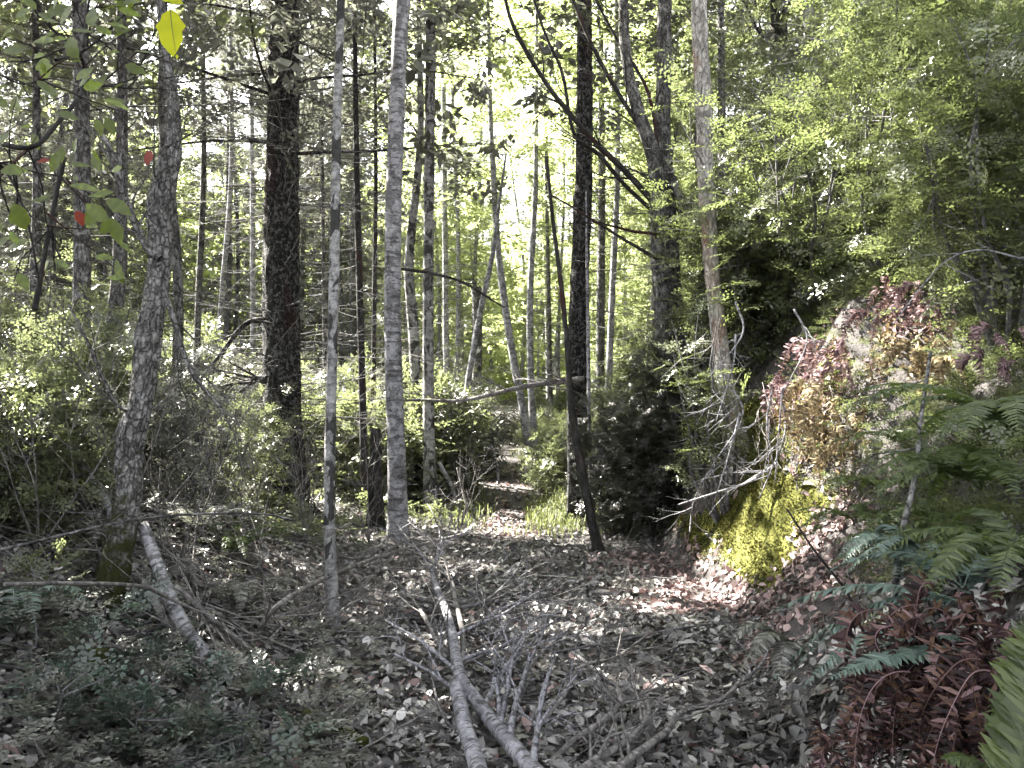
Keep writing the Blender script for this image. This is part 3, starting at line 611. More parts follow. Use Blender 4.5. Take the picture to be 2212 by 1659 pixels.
# dark leafy masses right of the trail and under the thicket
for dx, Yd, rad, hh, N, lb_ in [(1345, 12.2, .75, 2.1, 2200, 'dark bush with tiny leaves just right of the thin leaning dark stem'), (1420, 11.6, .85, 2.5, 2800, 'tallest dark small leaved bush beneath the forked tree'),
    (1500, 11.0, .8, 2.2, 2400, 'dark bush in deep shade left of the mossy bank'), (1665, 10.2, 1.0, 2.4, 3600, 'near-black leafy bush standing in for shade in the hollow behind the strip barked trunk'),  # hollow bush has near-black leaves to imitate the deep shade there
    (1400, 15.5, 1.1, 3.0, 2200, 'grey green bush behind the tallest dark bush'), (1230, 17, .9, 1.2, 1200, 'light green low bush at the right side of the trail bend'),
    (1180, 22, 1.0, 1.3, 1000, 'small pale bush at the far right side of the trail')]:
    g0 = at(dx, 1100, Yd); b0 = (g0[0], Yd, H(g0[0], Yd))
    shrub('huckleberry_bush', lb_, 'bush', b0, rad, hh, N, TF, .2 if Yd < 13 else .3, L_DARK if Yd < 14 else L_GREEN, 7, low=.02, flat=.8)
for dx, Yd, rad, hh, N, sz, mt, lb_ in [(925, 16, .9, 2.6, 2200, .24, L_DIM, 'grey green bush around the foot of the blotched alder'), (1010, 19, 1.0, 2.2, 1800, .3, L_DIM, 'grey bush left of the trail with a mounded dark base'), (960, 21, 1.3, 2.8, 1600, .34, L_GREEN, 'pale green bush behind the blotched alder'),
    (470, 13, 1.1, 2.2, 2400, .24, L_GREEN, 'green leafy bush between the madrone and the thick fir'), (390, 11, .9, 1.7, 1800, .22, L_DIM, 'grey bush right behind the leaning madrone'), (700, 17, 1.2, 2.6, 2200, .3, L_GREEN, 'leafy bush right of the foot of the thick fir'),
    (560, 18, 1.3, 3.0, 2000, .3, L_DIM, 'dull bush behind the thick fir'), (230, 8.5, .9, 1.5, 2200, .2, L_DIM, 'tangled grey bush left of the leaning madrone'), (90, 7.0, .8, 1.5, 2000, .2, L_GREEN, 'leafy bush on the upper left slope'),
    (-40, 5.6, .7, 1.3, 1600, .18, L_GREEN, 'green bush cut by the left edge of the slope'), (780, 20, 1.3, 3, 1600, .34, L_DIM, 'dull green bush in the gap between the mottled trunk and the pale alder'), (160, 12, 1.4, 3, 2400, .28, L_GREEN, 'tall leafy bush behind the grey speckled trunk'), (20, 11, 1.4, 3.2, 2400, .28, L_GREEN, 'tall leafy bush behind the trunk nearest the left edge'), (330, 15, 1.4, 3, 2000, .3, L_GREEN, 'tall green bush in the sunlit gap behind the leaning madrone')]:
    g0 = at(dx, 1000, Yd); b0 = (g0[0], Yd, H(g0[0], Yd))
    shrub('huckleberry_bush', lb_, 'bush', b0, rad*1.1, hh, int(N*.5), (T5 if Yd < 9.5 else TF) if Yd < 14 else TM, sz*(1.15 if Yd < 14 else 1), mt, 9, low=.02, flat=.8)

# ------------------------------------------------------------------ the stand behind, out to the far wood
def proto_tree(kind, mat, bk_, hgt, rad, crown, tw=None):
    P = spline([(0, 0, -.3), (.1*rng.normal(), .1*rng.normal(), hgt*.35), (.3*rng.normal(), .3*rng.normal(), hgt*.7), (.4*rng.normal(), .4*rng.normal(), hgt)], 36)
    R = np.linspace(rad, rad*.25, 36); b_ = Buf(); tube(b_, P, R, 9, rough=.1, flare=(.25, .3)); tm_ = b_.mesh('trunk', bk_)
    wd, lf = Buf(), Buf()
    for cc in crown: limb_crown(wd, lf, P, R, **cc)
    if tw: dead_twigs(wd, P, R, *tw)
    return kind, tm_, wd.mesh('limbs', bk_), lf.mesh('crown', mat, smooth=False)
SP_SAVE = SPOTS; SPOTS = []; CD = .5
def shades(x, y, rad=2.0):
    hd = SD[:2]/np.linalg.norm(SD[:2])
    for c_, r_ in SP_SAVE:
        q = np.array([x, y])-c_[:2]; h = q@hd; zc = c_[2]+h*math.tan(SUN_EL)-H(x, y)
        if h > .5 and 2 < zc < 19 and np.linalg.norm(q-h*hd) < rad+r_: return True
    return False
def CC(z0, z1, N, L, size, per, temps=TC, cone=.4, spread=.6): return C(z0, z1, N, L, temps, size, per, .1, 0, cone, spread)
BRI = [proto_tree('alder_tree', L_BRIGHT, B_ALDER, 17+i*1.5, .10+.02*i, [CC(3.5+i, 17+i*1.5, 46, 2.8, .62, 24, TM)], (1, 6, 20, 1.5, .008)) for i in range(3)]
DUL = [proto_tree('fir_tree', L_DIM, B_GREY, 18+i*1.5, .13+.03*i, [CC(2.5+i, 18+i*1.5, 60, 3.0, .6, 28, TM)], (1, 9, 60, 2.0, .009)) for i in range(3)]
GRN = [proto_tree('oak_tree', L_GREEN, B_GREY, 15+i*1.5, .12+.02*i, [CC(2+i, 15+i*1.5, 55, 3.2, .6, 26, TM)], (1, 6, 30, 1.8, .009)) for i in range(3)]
GROUPS = {'alder_tree': ('slender light barked tree with backlit yellow green leaves in the far sunny stand', 'light barked trees in the far sunny stand'),
          'fir_tree': ('grey trunked tree with dull twiggy foliage crowded into the dim wood on the left', 'grey trees crowded in the dim wood'),
          'oak_tree': ('leafy green tree packed into the distant growth behind the nearer trunks', 'leafy green trees packed in the distance')}
def place_tree(pr, x, y, sc):
    kind, a, b_, c_ = pr; lab, grp = GROUPS[kind]; z = H(x, y)
    r = bpy.data.objects.new(kind, None); COL.objects.link(r); r.location = (x, y, z-.1); r.rotation_euler = (0, 0, rng.random()*6.28); r.scale = (sc, sc, sc*(.85+.3*rng.random()))
    r['label'] = lab; r['category'] = 'tree'; r['group'] = grp
    for nm, me in (('trunk', a), ('limbs', b_), ('crown', c_)):
        o = bpy.data.objects.new(nm, me)
        if nm == 'limbs': o['kind'] = 'stuff'
        COL.objects.link(o); o.parent = r
placed = []
def try_place(prs, dx, Yd, sc, mind=1.3):
    p = at(dx, 900, Yd); x, y = p[0], Yd
    if abs(x-(-.05+0*y)) < 1.1: return False
    if shades(x, y): return False
    for a, b_ in placed:
        if (a-x)**2+(b_-y)**2 < mind**2: return False
    placed.append((x, y)); place_tree(prs[rng.integers(0, len(prs))], x, y, sc); return True
n_ = 0
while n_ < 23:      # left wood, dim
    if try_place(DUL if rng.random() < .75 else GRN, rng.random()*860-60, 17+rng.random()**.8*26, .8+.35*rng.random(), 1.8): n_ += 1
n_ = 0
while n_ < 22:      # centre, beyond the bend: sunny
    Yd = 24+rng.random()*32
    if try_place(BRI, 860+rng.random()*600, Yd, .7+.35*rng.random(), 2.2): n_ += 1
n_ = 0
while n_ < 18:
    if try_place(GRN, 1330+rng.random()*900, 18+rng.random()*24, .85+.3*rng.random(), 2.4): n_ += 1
# unseen trees added left of the view to shade the near ground
SPOTS = SP_SAVE
for x, y, wh in [(-8.3, 9.0, 'first'), (-9.8, 12.5, 'second'), (-10.5, 6.5, 'third'), (-7.2, 5.5, 'fourth'), (-13, 14.5, 'fifth'), (-12.5, 9.5, 'sixth')]:
    P_ = spline([(x, y, H(x, y)-.2), (x+.1, y, 6), (x, y+.2, 12), (x, y, 17)], 40); R_ = np.linspace(.2, .07, 40); b_ = Buf(); tube(b_, P_, R_, 10, rough=.1)
    root = thing('oak_tree', 'unseen tall oak added beyond the left edge so its crown shades the slope', 'tree', (x, y, H(x, y)), 'unseen oaks added on the left for shade'); b_.build('trunk', B_GREY, root)
    CD = .7; wd, lf = Buf(), Buf(); limb_crown(wd, lf, P_, R_, **C(7.5, 16.5, 42, 4.6, TC, .8, 34, .1, 0, .25, .9)); tag(wd.build('limbs', B_GREY, root), kind='stuff'); lf.build('crown', L_GREEN, root, smooth=False)
CD = .5; SPOTS = []
# bushes below the stand
BUSH = []
for k in range(4):
    r = shrub('undergrowth_bush', 'low leafy bush in the undergrowth among the far trunks', 'bush', (0, 0, 0), 1.1, 1.7+.3*k, 900, TM, .38, (L_GREEN, L_BRIGHT, L_DIM, L_GREEN)[k], 6, group='low bushes in the far undergrowth', low=.0)
    BUSH.append(r)
used = [False]*4; n_ = 0
while n_ < 75:
    dx = rng.random()*2300-40; Yd = 16+rng.random()*30; p = at(dx, 900, Yd); x, y = p[0], Yd
    if abs(x-(-.05+0*y)) < 1.5: continue
    k = (1 if rng.random() < .6 else 0) if 900 < dx < 1350 and Yd > 22 else (2 if rng.random() < .5 and dx < 900 else (0 if rng.random() < .5 else 3))
    sc = .7+.7*rng.random()
    if not used[k]: BUSH[k].location = (x, y, H(x, y)); BUSH[k].scale = (sc, sc, sc); used[k] = True
    else: copy_tree(BUSH[k], (x, y, H(x, y)), rng.random()*6.28, sc)
    n_ += 1
# far wood that reads as one mass
fb = Buf(); N = 15000; ang = math.radians(-52)+rng.random(N)*math.radians(104); rr = 52+rng.random(N)*38; x = rr*np.sin(ang); y = rr*np.cos(ang); gz = height(x, y)
zz = rng.random(N)**1.3*(17-7*np.exp(-(((ang-.05)/.13)**2)))
P = np.stack([x, y, gz+zz], -1); k = (rng.random(N) > .45*np.exp(-(((ang-.03)/.2)**2))) & (vnoise(np.stack([x*.2, y*.2, zz*.25], -1)) > .36); P = P[k]
put_sprays(fb, TC, P, rng.normal(size=(len(P), 3)), 1.7+1.0*rng.random(len(P)), tilt=.8)
tag(fb.build('far_wood_foliage', L_BRIGHT, smooth=False), kind='stuff')
tb = Buf()
for k in range(170):
    a = math.radians(-50)+rng.random()*math.radians(100); r_ = 50+rng.random()*35; x, y = r_*math.sin(a), r_*math.cos(a)
    tube(tb, spline([(x, y, H(x, y)-.3), (x+rng.normal()*.4, y, H(x, y)+8), (x+rng.normal()*.8, y, H(x, y)+17)], 8), np.linspace(.16, .06, 8), 6)
tag(tb.build('far_wood_stems', B_ALDER), kind='stuff')
SPOTS = SP_SAVE

# ------------------------------------------------------------------ broken snag, stump, rocks
def simple(name, label, cat, P, R, mat, n=8, rough=.12, cap=True, moss=None, part=None, kids=0, kL=.5, m=None, group=None, freq=(2, 3), lift=None, kdepth=1):
    P = spline(P, m or max(14, len(P)*6)); R_ = np.interp(np.linspace(0, 1, len(P)), np.linspace(0, 1, len(R)), R)
    b_ = Buf(); tube(b_, P, R_, n, rough=rough, cap=cap, moss=moss, freq=freq)
    for _ in range(kids):
        i_ = rng.integers(3, len(P)-2); t = nrm(P[i_+1]-P[i_]); s_ = nrm(np.cross(t, rng.normal(size=3))); s_[2] = abs(s_[2])*.6
        grow(b_, P[i_], nrm(t*.7+s_*.8), kL*(.5+rng.random()), R_[i_]*.45+.001, kdepth, 4, .0)
    return tag(b_.build(name, mat), label, cat, group)
def px(pts, Yd): return [at(a, c_, (Yd if not isinstance(Yd, (list, tuple)) else Yd[i])) for i, (a, c_) in enumerate(pts)]
def gpx(pts): return [gp(p[0], p[1], p[2] if len(p) > 2 else .03) for p in pts]
def wr(w_, P): return w_/K/2/F*max(P[1], .5)
p = at(812, 1100, 13); simple('tree_snag', 'short broken dead stem with a brown top left of the pale alder', 'stump', [(p[0], 13, H(p[0], 13)-.2), (p[0]-.02, 13, .8), at(811, 925, 13)], [.15, .11, .08], B_DARK, 12, .25)
def rock(label, c, r, mat, sq=(1, .8, .6)):
    import bmesh
    bm = bmesh.new(); bmesh.ops.create_icosphere(bm, subdivisions=4, radius=1); me = bpy.data.meshes.new('rock')
    for v_ in bm.verts:
        q = np.array(v_.co); k = 1+.5*(vnoise(q*1.3+c[0]*5)-.5)+.2*(vnoise(q*4+3)-.5); v_.co = q*k*r*np.array(sq)
    bm.to_mesh(me); bm.free(); me.polygons.foreach_set('use_smooth', [True]*len(me.polygons)); me.materials.append(mat)
    o = bpy.data.objects.new('rock', me); COL.objects.link(o); o.location = c; return tag(o, label, 'rock')
m, n, b = M('stone'); tc = n.nodes.new('ShaderNodeTexCoord').outputs['Object']; f1 = noise(n, tc, 6, 8, .7)
n.links.new(ramp(n, f1, [(.35, (.03, .03, .03)), (.7, (.16, .15, .15))]), b.inputs['Base Color']); b.inputs['Roughness'].default_value = .9; bump(n, b, f1, .8, .05); STONE = m
rock('weathered rounded rock lodged among the fallen branches beside a lit leaf patch', gp(1850-10, 2110/1.0-590, .03) if False else gp(1340, 1510, .03), .1, STONE)
rock('flat dark stone lying alone on the leafy trail', gp(1298, 1282, .02), .10, STONE, (1.2, .7, .4))
rock('grey stone resting in the hollow by the small bent log', gp(715, 1512, .02), .07, STONE)

# ------------------------------------------------------------------ fallen wood
def fallen(label, pts, w0, w1, mat=B_LOG, kids=6, kL=.5, n=10, moss=None, name='fallen_branch', group=None, cap=True, kdepth=1):
    P = gpx(pts); m_ = P[len(P)//2]
    return simple(name, label, 'log' if w0 > 20 else 'branch', P, [wr(w0, P[0]), wr(w1, P[-1])], mat, n, .14, cap, moss, kids=kids, kL=kL, group=group, kdepth=kdepth)
fallen('fallen birch pole on the left of the pair, cut grey end pointing up the trail', [(1050, 1720, .1), (1018, 1610, .12), (1000, 1550, .16), (985, 1480, .2)], 42, 28, kids=0, n=16, name='fallen_log')
fallen('longest ringed pale log, running up the middle of the trail into thin branches', [(1200, 1720, .08), (1105, 1610, .1), (1040, 1530, .13), (998, 1470, .17), (985, 1420, .2), (978, 1370, .22), (960, 1310, .25), (935, 1240, .3), (945, 1200, .35), (955, 1160, .4)], 44, 8, kids=16, kL=.55, n=16, name='fallen_log', kdepth=2)
for lb_, pts, w0, w1, kk in [
    ('forked pale limb rising beside the top of the longest log', [(995, 1440, .1), (1000, 1380, .18), (985, 1300, .25), (965, 1240, .35), (900, 1195, .4), (835, 1170, .4)], 15, 5, 8),
    ('pale limb bending left from the longest log', [(985, 1420, .12), (950, 1395, .18), (915, 1330, .2), (880, 1280, .25), (835, 1235, .25)], 13, 4, 8),
    ('arched twiggy limb curving right over the trail', [(860, 1285, .2), (930, 1300, .2), (1000, 1312, .22), (1060, 1290, .25), (1110, 1240, .3), (1135, 1200, .3)], 8, 3, 8),
    ('thin dark limb sweeping right from the log fork', [(990, 1440, .1), (1080, 1400, .12), (1150, 1370, .12), (1200, 1340, .12)], 8, 3, 8),
    ('crooked branch with a knuckle bend right of the logs', [(1090, 1570, .05), (1120, 1520, .1), (1140, 1450, .12), (1180, 1400, .12), (1230, 1360, .15)], 9, 5, 6),
    ('forked grey branch standing off the leaves right of the logs', [(1170, 1560, .03), (1220, 1500, .1), (1255, 1440, .15), (1330, 1420, .15), (1400, 1370, .12)], 11, 5, 5),
    ('long smooth branch reaching up right toward the dark stone rock', [(1170, 1670, .02), (1240, 1600, .05), (1300, 1560, .1), (1340, 1520, .2), (1335, 1490, .2)], 17, 13, 3),
    ('stout bent branch crossing the bottom edge right of the logs', [(1200, 1700, .02), (1290, 1640, .05), (1370, 1590, .1), (1400, 1545, .15), (1395, 1510, .15)], 22, 12, 4),
    ('knobbly branch running to the lower right from the rock', [(1290, 1700, .02), (1360, 1640, .06), (1440, 1580, .1), (1470, 1540, .12), (1560, 1510, .12), (1600, 1470, .12)], 22, 8, 4),
    ('long curved thin branch sweeping up toward the bank fern', [(1560, 1510, .05), (1640, 1440, .08), (1660, 1400, .1), (1670, 1330, .25)], 8, 3, 3),
    ('straight stick crossing beneath the rock from the lit leaves', [(1240, 1410, .06), (1290, 1450, .1), (1340, 1490, .15), (1360, 1500, .1)], 8, 5, 2),
    ('thin branch lying flat across the path below the lit leaves', [(1190, 1410, .04), (1330, 1385, .08), (1450, 1360, .1), (1600, 1340, .1)], 6, 3, 4),
    ('twiggy branch left of the logs snaking up from the bottom', [(1000, 1600, .03), (955, 1540, .05), (935, 1470, .06), (925, 1390, .08)], 7, 4, 4)]:
    fallen(lb_, pts, w0, w1, B_STUB if w0 > 9 else B_TWIG, kk, .42, 7, kdepth=2)
# brushy tops over the trail
for lb_, c_, N in [('dense tangle of thin dark twigs lying across the trail right of the log fork', (1090, 1300), 22), ('spray of fine bare twigs at the top of the fallen logs', (950, 1230), 16), ('loose tangle of twigs between the logs and the mottled trunk', (850, 1300), 12)]:
    b_ = Buf(); o_ = gp(*c_, .03)
    for k in range(N):
        a = rng.random()*6.28; grow(b_, o_+np.array([math.cos(a), math.sin(a), .02])*.35*rng.random(), (math.cos(a), math.sin(a), .3*rng.random()), .5+.5*rng.random(), .007, 2, 4, -.01, .4)
    tag(b_.build('brush_pile', B_TWIG), lb_, 'twigs')
fallen('thick pale log of the leaning pair on the left slope, peeling bark', [(310, 1135, .5), (345, 1230, .35), (385, 1330, .2), (445, 1425, .06)], 24, 30, B_ALDER, 0, .3, 12, name='fallen_log')
fallen('shorter log lying against the thick pale log on the left slope', [(318, 1260, .25), (350, 1320, .15), (385, 1385, .05)], 26, 28, B_STUB, 0, .3, 12, name='fallen_log')
LATE = lambda: hang('pale stick slanting down the upper left slope between ferns', [(95, 860), (150, 965), (215, 1065), (250, 1130)], [7.4, 7.0, 6.6, 6.3], 16, 22, B_ALDER, 2, .3, 'fallen_log')
fallen('straight dark bottomed pole right of the leaning logs', [(380, 1265, .45), (450, 1330, .3), (530, 1395, .15), (600, 1460, .02)], 10, 12, B_STUB, 1)
fallen('thin pale pole stretching over the left slope and ending by the leaves', [(10, 1262, .5), (160, 1260, .5), (300, 1266, .5), (360, 1290, .4), (430, 1325, .3), (530, 1400, .1)], 9, 7, B_STUB, 2)
fallen('grey stick arching from the hollow over the mottled trunk foot to the trail', [(543, 1395, .05), (580, 1330, .35), (650, 1275, .5), (760, 1225, .5), (860, 1190, .45), (1010, 1152, .3)], 10, 7, B_STUB, 6, .4)
fallen('small bent log with a mossy heel left of the big logs', [(700, 1425, .1), (690, 1480, .06), (672, 1540, .04), (650, 1590, .03), (625, 1650, .02)], 20, 24, B_STUB, 0, .2, 10, .35)
fallen('moss covered branch lying near the bottom left of the logs', [(660, 1540, .05), (720, 1572, .05), (790, 1605, .04)], 20, 24, B_STUB, 2, .2, 9, .8)
fallen('thin moss free stick at the very bottom left of the logs', [(640, 1640, .02), (740, 1625, .04), (810, 1650, .02)], 9, 6, B_STUB, 1)
def hang(label, pts, Yd, w0, w1, mat, kids=5, kL=.5, name='bare_branch', kdepth=1, group=None):
    P = px(pts, Yd); yy = Yd if not isinstance(Yd, (list, tuple)) else sum(Yd)/len(Yd)
    return simple(name, label, 'branch', P, [w0/K/2/F*yy, w1/K/2/F*yy], mat, 6, .12, True, kids=kids, kL=kL, kdepth=kdepth, group=group)
LATE()
hang('long bare branch hanging level across the trail at mid height', [(1262, 818), (1180, 828), (1120, 838), (1050, 855), (990, 866), (900, 864), (850, 868)], 12.9, 13, 4, B_STUB, 7, .8, kdepth=2)
hang('long thin branch arcing from the pale alder to the trail bend', [(862, 580), (940, 592), (1000, 610), (1050, 640), (1090, 665)], 11.8, 7, 3, B_DARK, 4, .4)
hang('slim dark pole crossing in front of the mossy madrone foot', [(-10, 1190), (120, 1160), (250, 1130), (400, 1112), (560, 1110), (640, 1125)], 4.6, 7, 4, B_GREY, 3, .25)
hang('thin bent bare sapling at the left of the trail', [(988, 1010), (1000, 1060), (1010, 1100), (1020, 1150)], 14, 5, 6, B_STUB, 3, .3)
hang('forked bleached stick poking up by the far trail', [(1078, 1045), (1072, 1000), (1062, 965), (1040, 958), (1018, 978)], 17, 6, 3, B_ALDER, 3, .4)
hang('dead mottled pole leaning left of the slanting pale stem', [(948, 998), (975, 1050), (995, 1110), (1010, 1150)], 15, 9, 7, B_ALDER, 2, .4)
hang('dark leaning sapling stem rising past the bank ferns at the right', [(2010, 760), (1990, 900), (1978, 1020), (1950, 1150), (1935, 1260), (1925, 1390)], [5.4, 5.0, 4.6, 4.3, 4.1, 4.0], 9, 15, B_GREY, 4, .5, 'sapling')
hang('thin dark twig stem crossing the sunlit moss on the bank', [(1700, 1100), (1760, 1190), (1830, 1280), (1870, 1370), (1960, 1440)], 4.6, 4, 8, B_DARK, 2, .3)
hang('bare arching twig spreading left from the mossy bank edge', [(1600, 985), (1540, 1010), (1500, 1080), (1490, 1150)], 8.6, 5, 3, B_ALDER, 5, .4)
hang('long mossy twig reaching left and down over the mossy bank', [(1680, 1000), (1620, 1040), (1560, 1060), (1465, 1090)], 7.8, 7, 3, B_ALDER, 5, .4)
hang('pale bare twig arching over the right edge of the bank', [(2212, 560), (2120, 540), (2050, 560), (1990, 620), (1930, 700)], 5.6, 4, 2, B_ALDER, 5, .5)
for k in range(9):
    x_ = 1560+rng.random()*560; y_ = 640+rng.random()*260
    hang('bare crooked twig dangling over the shaded bank face', [(x_, y_), (x_-20+50*rng.random(), y_+70), (x_-60+120*rng.random(), y_+150+60*rng.random())], 7.2, 5, 2, B_ALDER, 4, .35, group='bare twigs dangling over the bank face')

# ------------------------------------------------------------------ hanging dead fronds and roots on the bank
def frond_points(p0, p1, sag, m=26):
    t = np.linspace(0, 1, m)[:, None]; P = np.asarray(p0)*(1-t)+np.asarray(p1)*t; P[:, 2] += sag*4*(t*(1-t))[:, 0]; return P
def hang_points(p0, out, L, m=22):
    t = np.linspace(0, 1, m)[:, None]; s = np.array([rng.normal(), rng.normal(), 0])*.12*L
    return np.asarray(p0)+np.asarray(out)*L*(1-(1-t)**2.2)*.6+s*np.sin(t*5)*t+np.array([0, 0, -1.])*L*(t**1.5)+np.array([0, 0, .25*L])*np.sin(t*2.6)
def frond(buf, P, wid, side=None, n=34, stem=.003, ang=1.2, droop=.25, taper=1.0, jit=.12, pw=.2):
    m = len(P); T = nrm(np.gradient(P, axis=0)); up = np.array([0, 0, 1.]) if side is None else np.asarray(side, float)
    tube(buf, P, np.linspace(stem, stem*.25, m), 4)
    for k in range(n):
        t = .1+.9*(k/n); f = t*(m-1); i_ = min(int(f), m-2); p = P[i_]+(P[i_+1]-P[i_])*(f-i_); d = T[i_]; R_ = nrm(np.cross(d, up)); U = np.cross(R_, d)
        L = wid*(math.sin(min(1, (1-t)*1.9+.06)*math.pi/2))**.8*(.55+.45*min(1, t*6))*taper
        for s in (-1, 1):
            a = ang+rng.normal()*jit; e = nrm(d*math.cos(a)+R_*s*math.sin(a)); wv = nrm(d-e*(d@e)); l = L*(.9+.2*rng.random()); w_ = L*pw*.5+.0015; dr = U*(-droop*l*(.6+.8*rng.random())); tw_ = U*w_*.5*rng.normal()
            V = [p-wv*w_*.6, p+wv*w_*1.0, p+e*l*.55+wv*w_*.9+dr*.35+tw_, p+e*l*.55-wv*w_*.75+dr*.35-tw_, p+e*l+dr+wv*.002, p+e*l+dr]
            buf.add(V, [[0, 1, 2, 3], [3, 2, 4, 5]], rnd=rng.random())
def fern(label, fronds, mat, wid, name='fern', n=34, droop=.25, group=None, pw=.2):
    base = np.asarray(fronds[0][0], float); root = thing(name, label, 'fern', base, group)
    for p0, p1, sag, w_ in fronds:
        b_ = Buf(); frond(b_, frond_points(p0, p1, sag), w_ or wid, n=n, droop=droop, pw=pw); b_.build('frond', mat, root, smooth=False)
    return root
def A(dx, dy, Yd):
    while Yd > 1.5:
        p = at(dx, dy, Yd)
        if p[2] > H(p[0], p[1])+.07: break
        Yd -= .05
    return p
f0 = A(2160, 1420, 3.1)
fern('big sword fern on the lower right whose broad blue green frond reaches left', [(f0, A(1790, 1465, 3.0), .06, .105), (A(2140, 1400, 3.1), A(1890, 1400, 3.2), .05, .05)], L_FERNB, .1, n=46, pw=.19, droop=.1)
f1 = A(2100, 1310, 3.9)
fern('blue green fern on the bank with one long frond pointing left at the lit leaves', [(f1, A(1660, 1325, 4.0), .12, .1), (f1, A(1700, 1460, 3.9), .18, .09), (f1, A(1640, 1500, 4.0), .2, .09), (A(2020, 1370, 3.7), A(1730, 1490, 3.6), .12, .08), (A(2100, 1250, 4.0), A(1780, 1240, 4.2), .12, .08)], L_FERNB, .1, n=40)
f2 = A(2080, 1270, 4.0)
fern('upright fern frond curling up beside the right edge of the bank', [(A(2075, 1290, 4.0), A(2165, 1170, 4.0), -.02, .1), (f2, A(1860, 1210, 4.4), .1, .09), (f2, A(2010, 1180, 4.3), .1, .09), (f2, A(2200, 1150, 4.2), .1, .1)], L_FERNB, .1, n=30)
f3 = A(1960, 1170, 5.2)
fern('sunlit light green fern frond over the bright moss', [(f3, A(1800, 1175, 5.2), .07, .07), (f3, A(1780, 1230, 5.3), .08, .07), (f3, A(2060, 1140, 5.3), .08, .08)], L_FERN, .08)
f4 = A(2230, 1720, 2.0)
fern('large drooping fern frond filling the lower right corner', [(A(2190, 1800, 2.0), A(2250, 1330, 2.1), .03, .13), (A(2230, 1750, 2.2), A(2040, 1640, 2.2), .05, .08), (A(2280, 1500, 2.2), A(2130, 1580, 2.2), .05, .09)], L_FERN, .12, n=44, droop=.35)
for i_, (dx, dy, Yd, lb_) in enumerate([(2060, 1010, 5.0, 'leafy fern clump on the bank below the hanging yellowish roots'), (1900, 1060, 6.2, 'fern clump immediately right of the bright moss on the bank'), (2170, 1050, 4.4, 'shaded fern clump against the right edge halfway up the bank'), (2010, 1130, 5.0, 'dark fern clump behind the leaning sapling stem'), (2120, 940, 5.2, 'dark fern clump by the right edge under the small brown dead fronds'), (1950, 960, 6.0, 'fern clump left of the leaning sapling below the yellow brown dry fronds'), (2180, 1180, 3.9, 'arching dark fern over the upright curling frond at the right edge'), (2080, 1190, 4.6, 'low fern tucked left of the upright curling frond'), (1850, 1130, 6.2, 'small fern touching the right side of the bright moss strip')]):
    b0 = A(dx, dy, Yd); fr = []
    for k in range(11):
        a = k*.6+rng.random()*.4; L = .5+.25*rng.random(); fr.append((b0, b0+np.array([math.cos(a)*L, math.sin(a)*L*.7-.1, -.12*rng.random()]), .14, .06))
    fern(lb_, fr, L_FERN, .06, n=28)
for dx, dy, Yd, N, L, mt, lb_ in [(500, 1200, 7.0, 16, 1.0, L_FERN, 'sword fern draped over the hollow left of the mottled trunk'), (430, 1150, 7.4, 12, .8, L_DIM, 'grey fern with raised fronds above the leaning logs'), (530, 1330, 6.6, 9, .5, L_DIM, 'small fern beside the straight pole in the hollow'),
    (230, 1190, 5.8, 9, .5, L_DIM, 'grey fern behind the mossy madrone foot'), (30, 1385, 4.0, 6, .4, L_TEAL, 'low blue green fern at the left edge'), (210, 980, 8.2, 9, .55, L_DIM, 'dull fern above the pale stick on the left slope')]:
    b0 = gp(dx, dy, .0) if dy > 1150 else A(dx, dy, Yd); b0 = np.array(b0); b0[2] = max(b0[2], H(b0[0], b0[1])); fr = []
    for k in range(N):
        a = k*2*math.pi/N+rng.random()*.4; fr.append((b0, b0+np.array([math.cos(a)*L, math.sin(a)*L, .05+.1*rng.random()]), .2, .065))
    fern(lb_, fr, mt, .065, n=30)
# dead brown fronds, hanging
def dead_clump(label, c_, N, L, wid, down=1.0, sx=.25, mat=L_HANG, name='dead_fern', sdroop=.5):
    c_ = np.asarray(c_, float); root = thing(name, label, 'dead fern', c_)
    for k in range(N):
        p = c_+np.array([rng.normal()*sx, rng.normal()*.12, rng.normal()*.10]); a = rng.random()*6.28; b_ = Buf()
        frond(b_, hang_points(p, (math.cos(a)*.9-.35, math.sin(a)*.5-.45, 0), L*(.5+.8*rng.random())), wid*(.7+.5*rng.random()), n=20, droop=.7, jit=.5, pw=.3, side=(0, -1, .3)); b_.build('frond', mat, root, smooth=False)
for dx, dy, Yd, N, L, sx, lb_ in [(1790, 800, 7.5, 18, .42, .16, 'tallest column of pinkish dead fronds hanging on the bank face'), (1700, 880, 7.8, 14, .35, .12, 'purplish dead fronds beside the dangling pale roots'), (1770, 900, 7.3, 16, .4, .14, 'tan dried fronds under the tallest dead column'), (1800, 980, 7.1, 16, .35, .14, 'golden tan dry fronds just above the bright moss'),
    (1960, 680, 6.9, 14, .3, .18, 'pink dead fronds at the top of the bank under the arching bush'), (1990, 800, 6.6, 16, .38, .12, 'yellow brown dry fronds behind the leaning sapling'), (2160, 780, 5.8, 8, .25, .12, 'small brown dead fronds by the right edge of the bank')]:
    dead_clump(lb_, A(dx, dy-30, Yd), N, L, .055, 1.0, sx, L_TAN if ('tan' in lb_ or 'yellow' in lb_) else L_HANG)
dead_clump('large heap of dark maroon dead fern fronds hanging at the lower right', A(2040, 1430, 3.1), 90, .36, .045, 1.0, .11, L_DEAD)
dead_clump('brown withered fern fronds at the bottom beside the maroon heap', A(1900, 1600, 3.1), 26, .2, .035, .7, .16, L_DEAD)
rb = Buf()
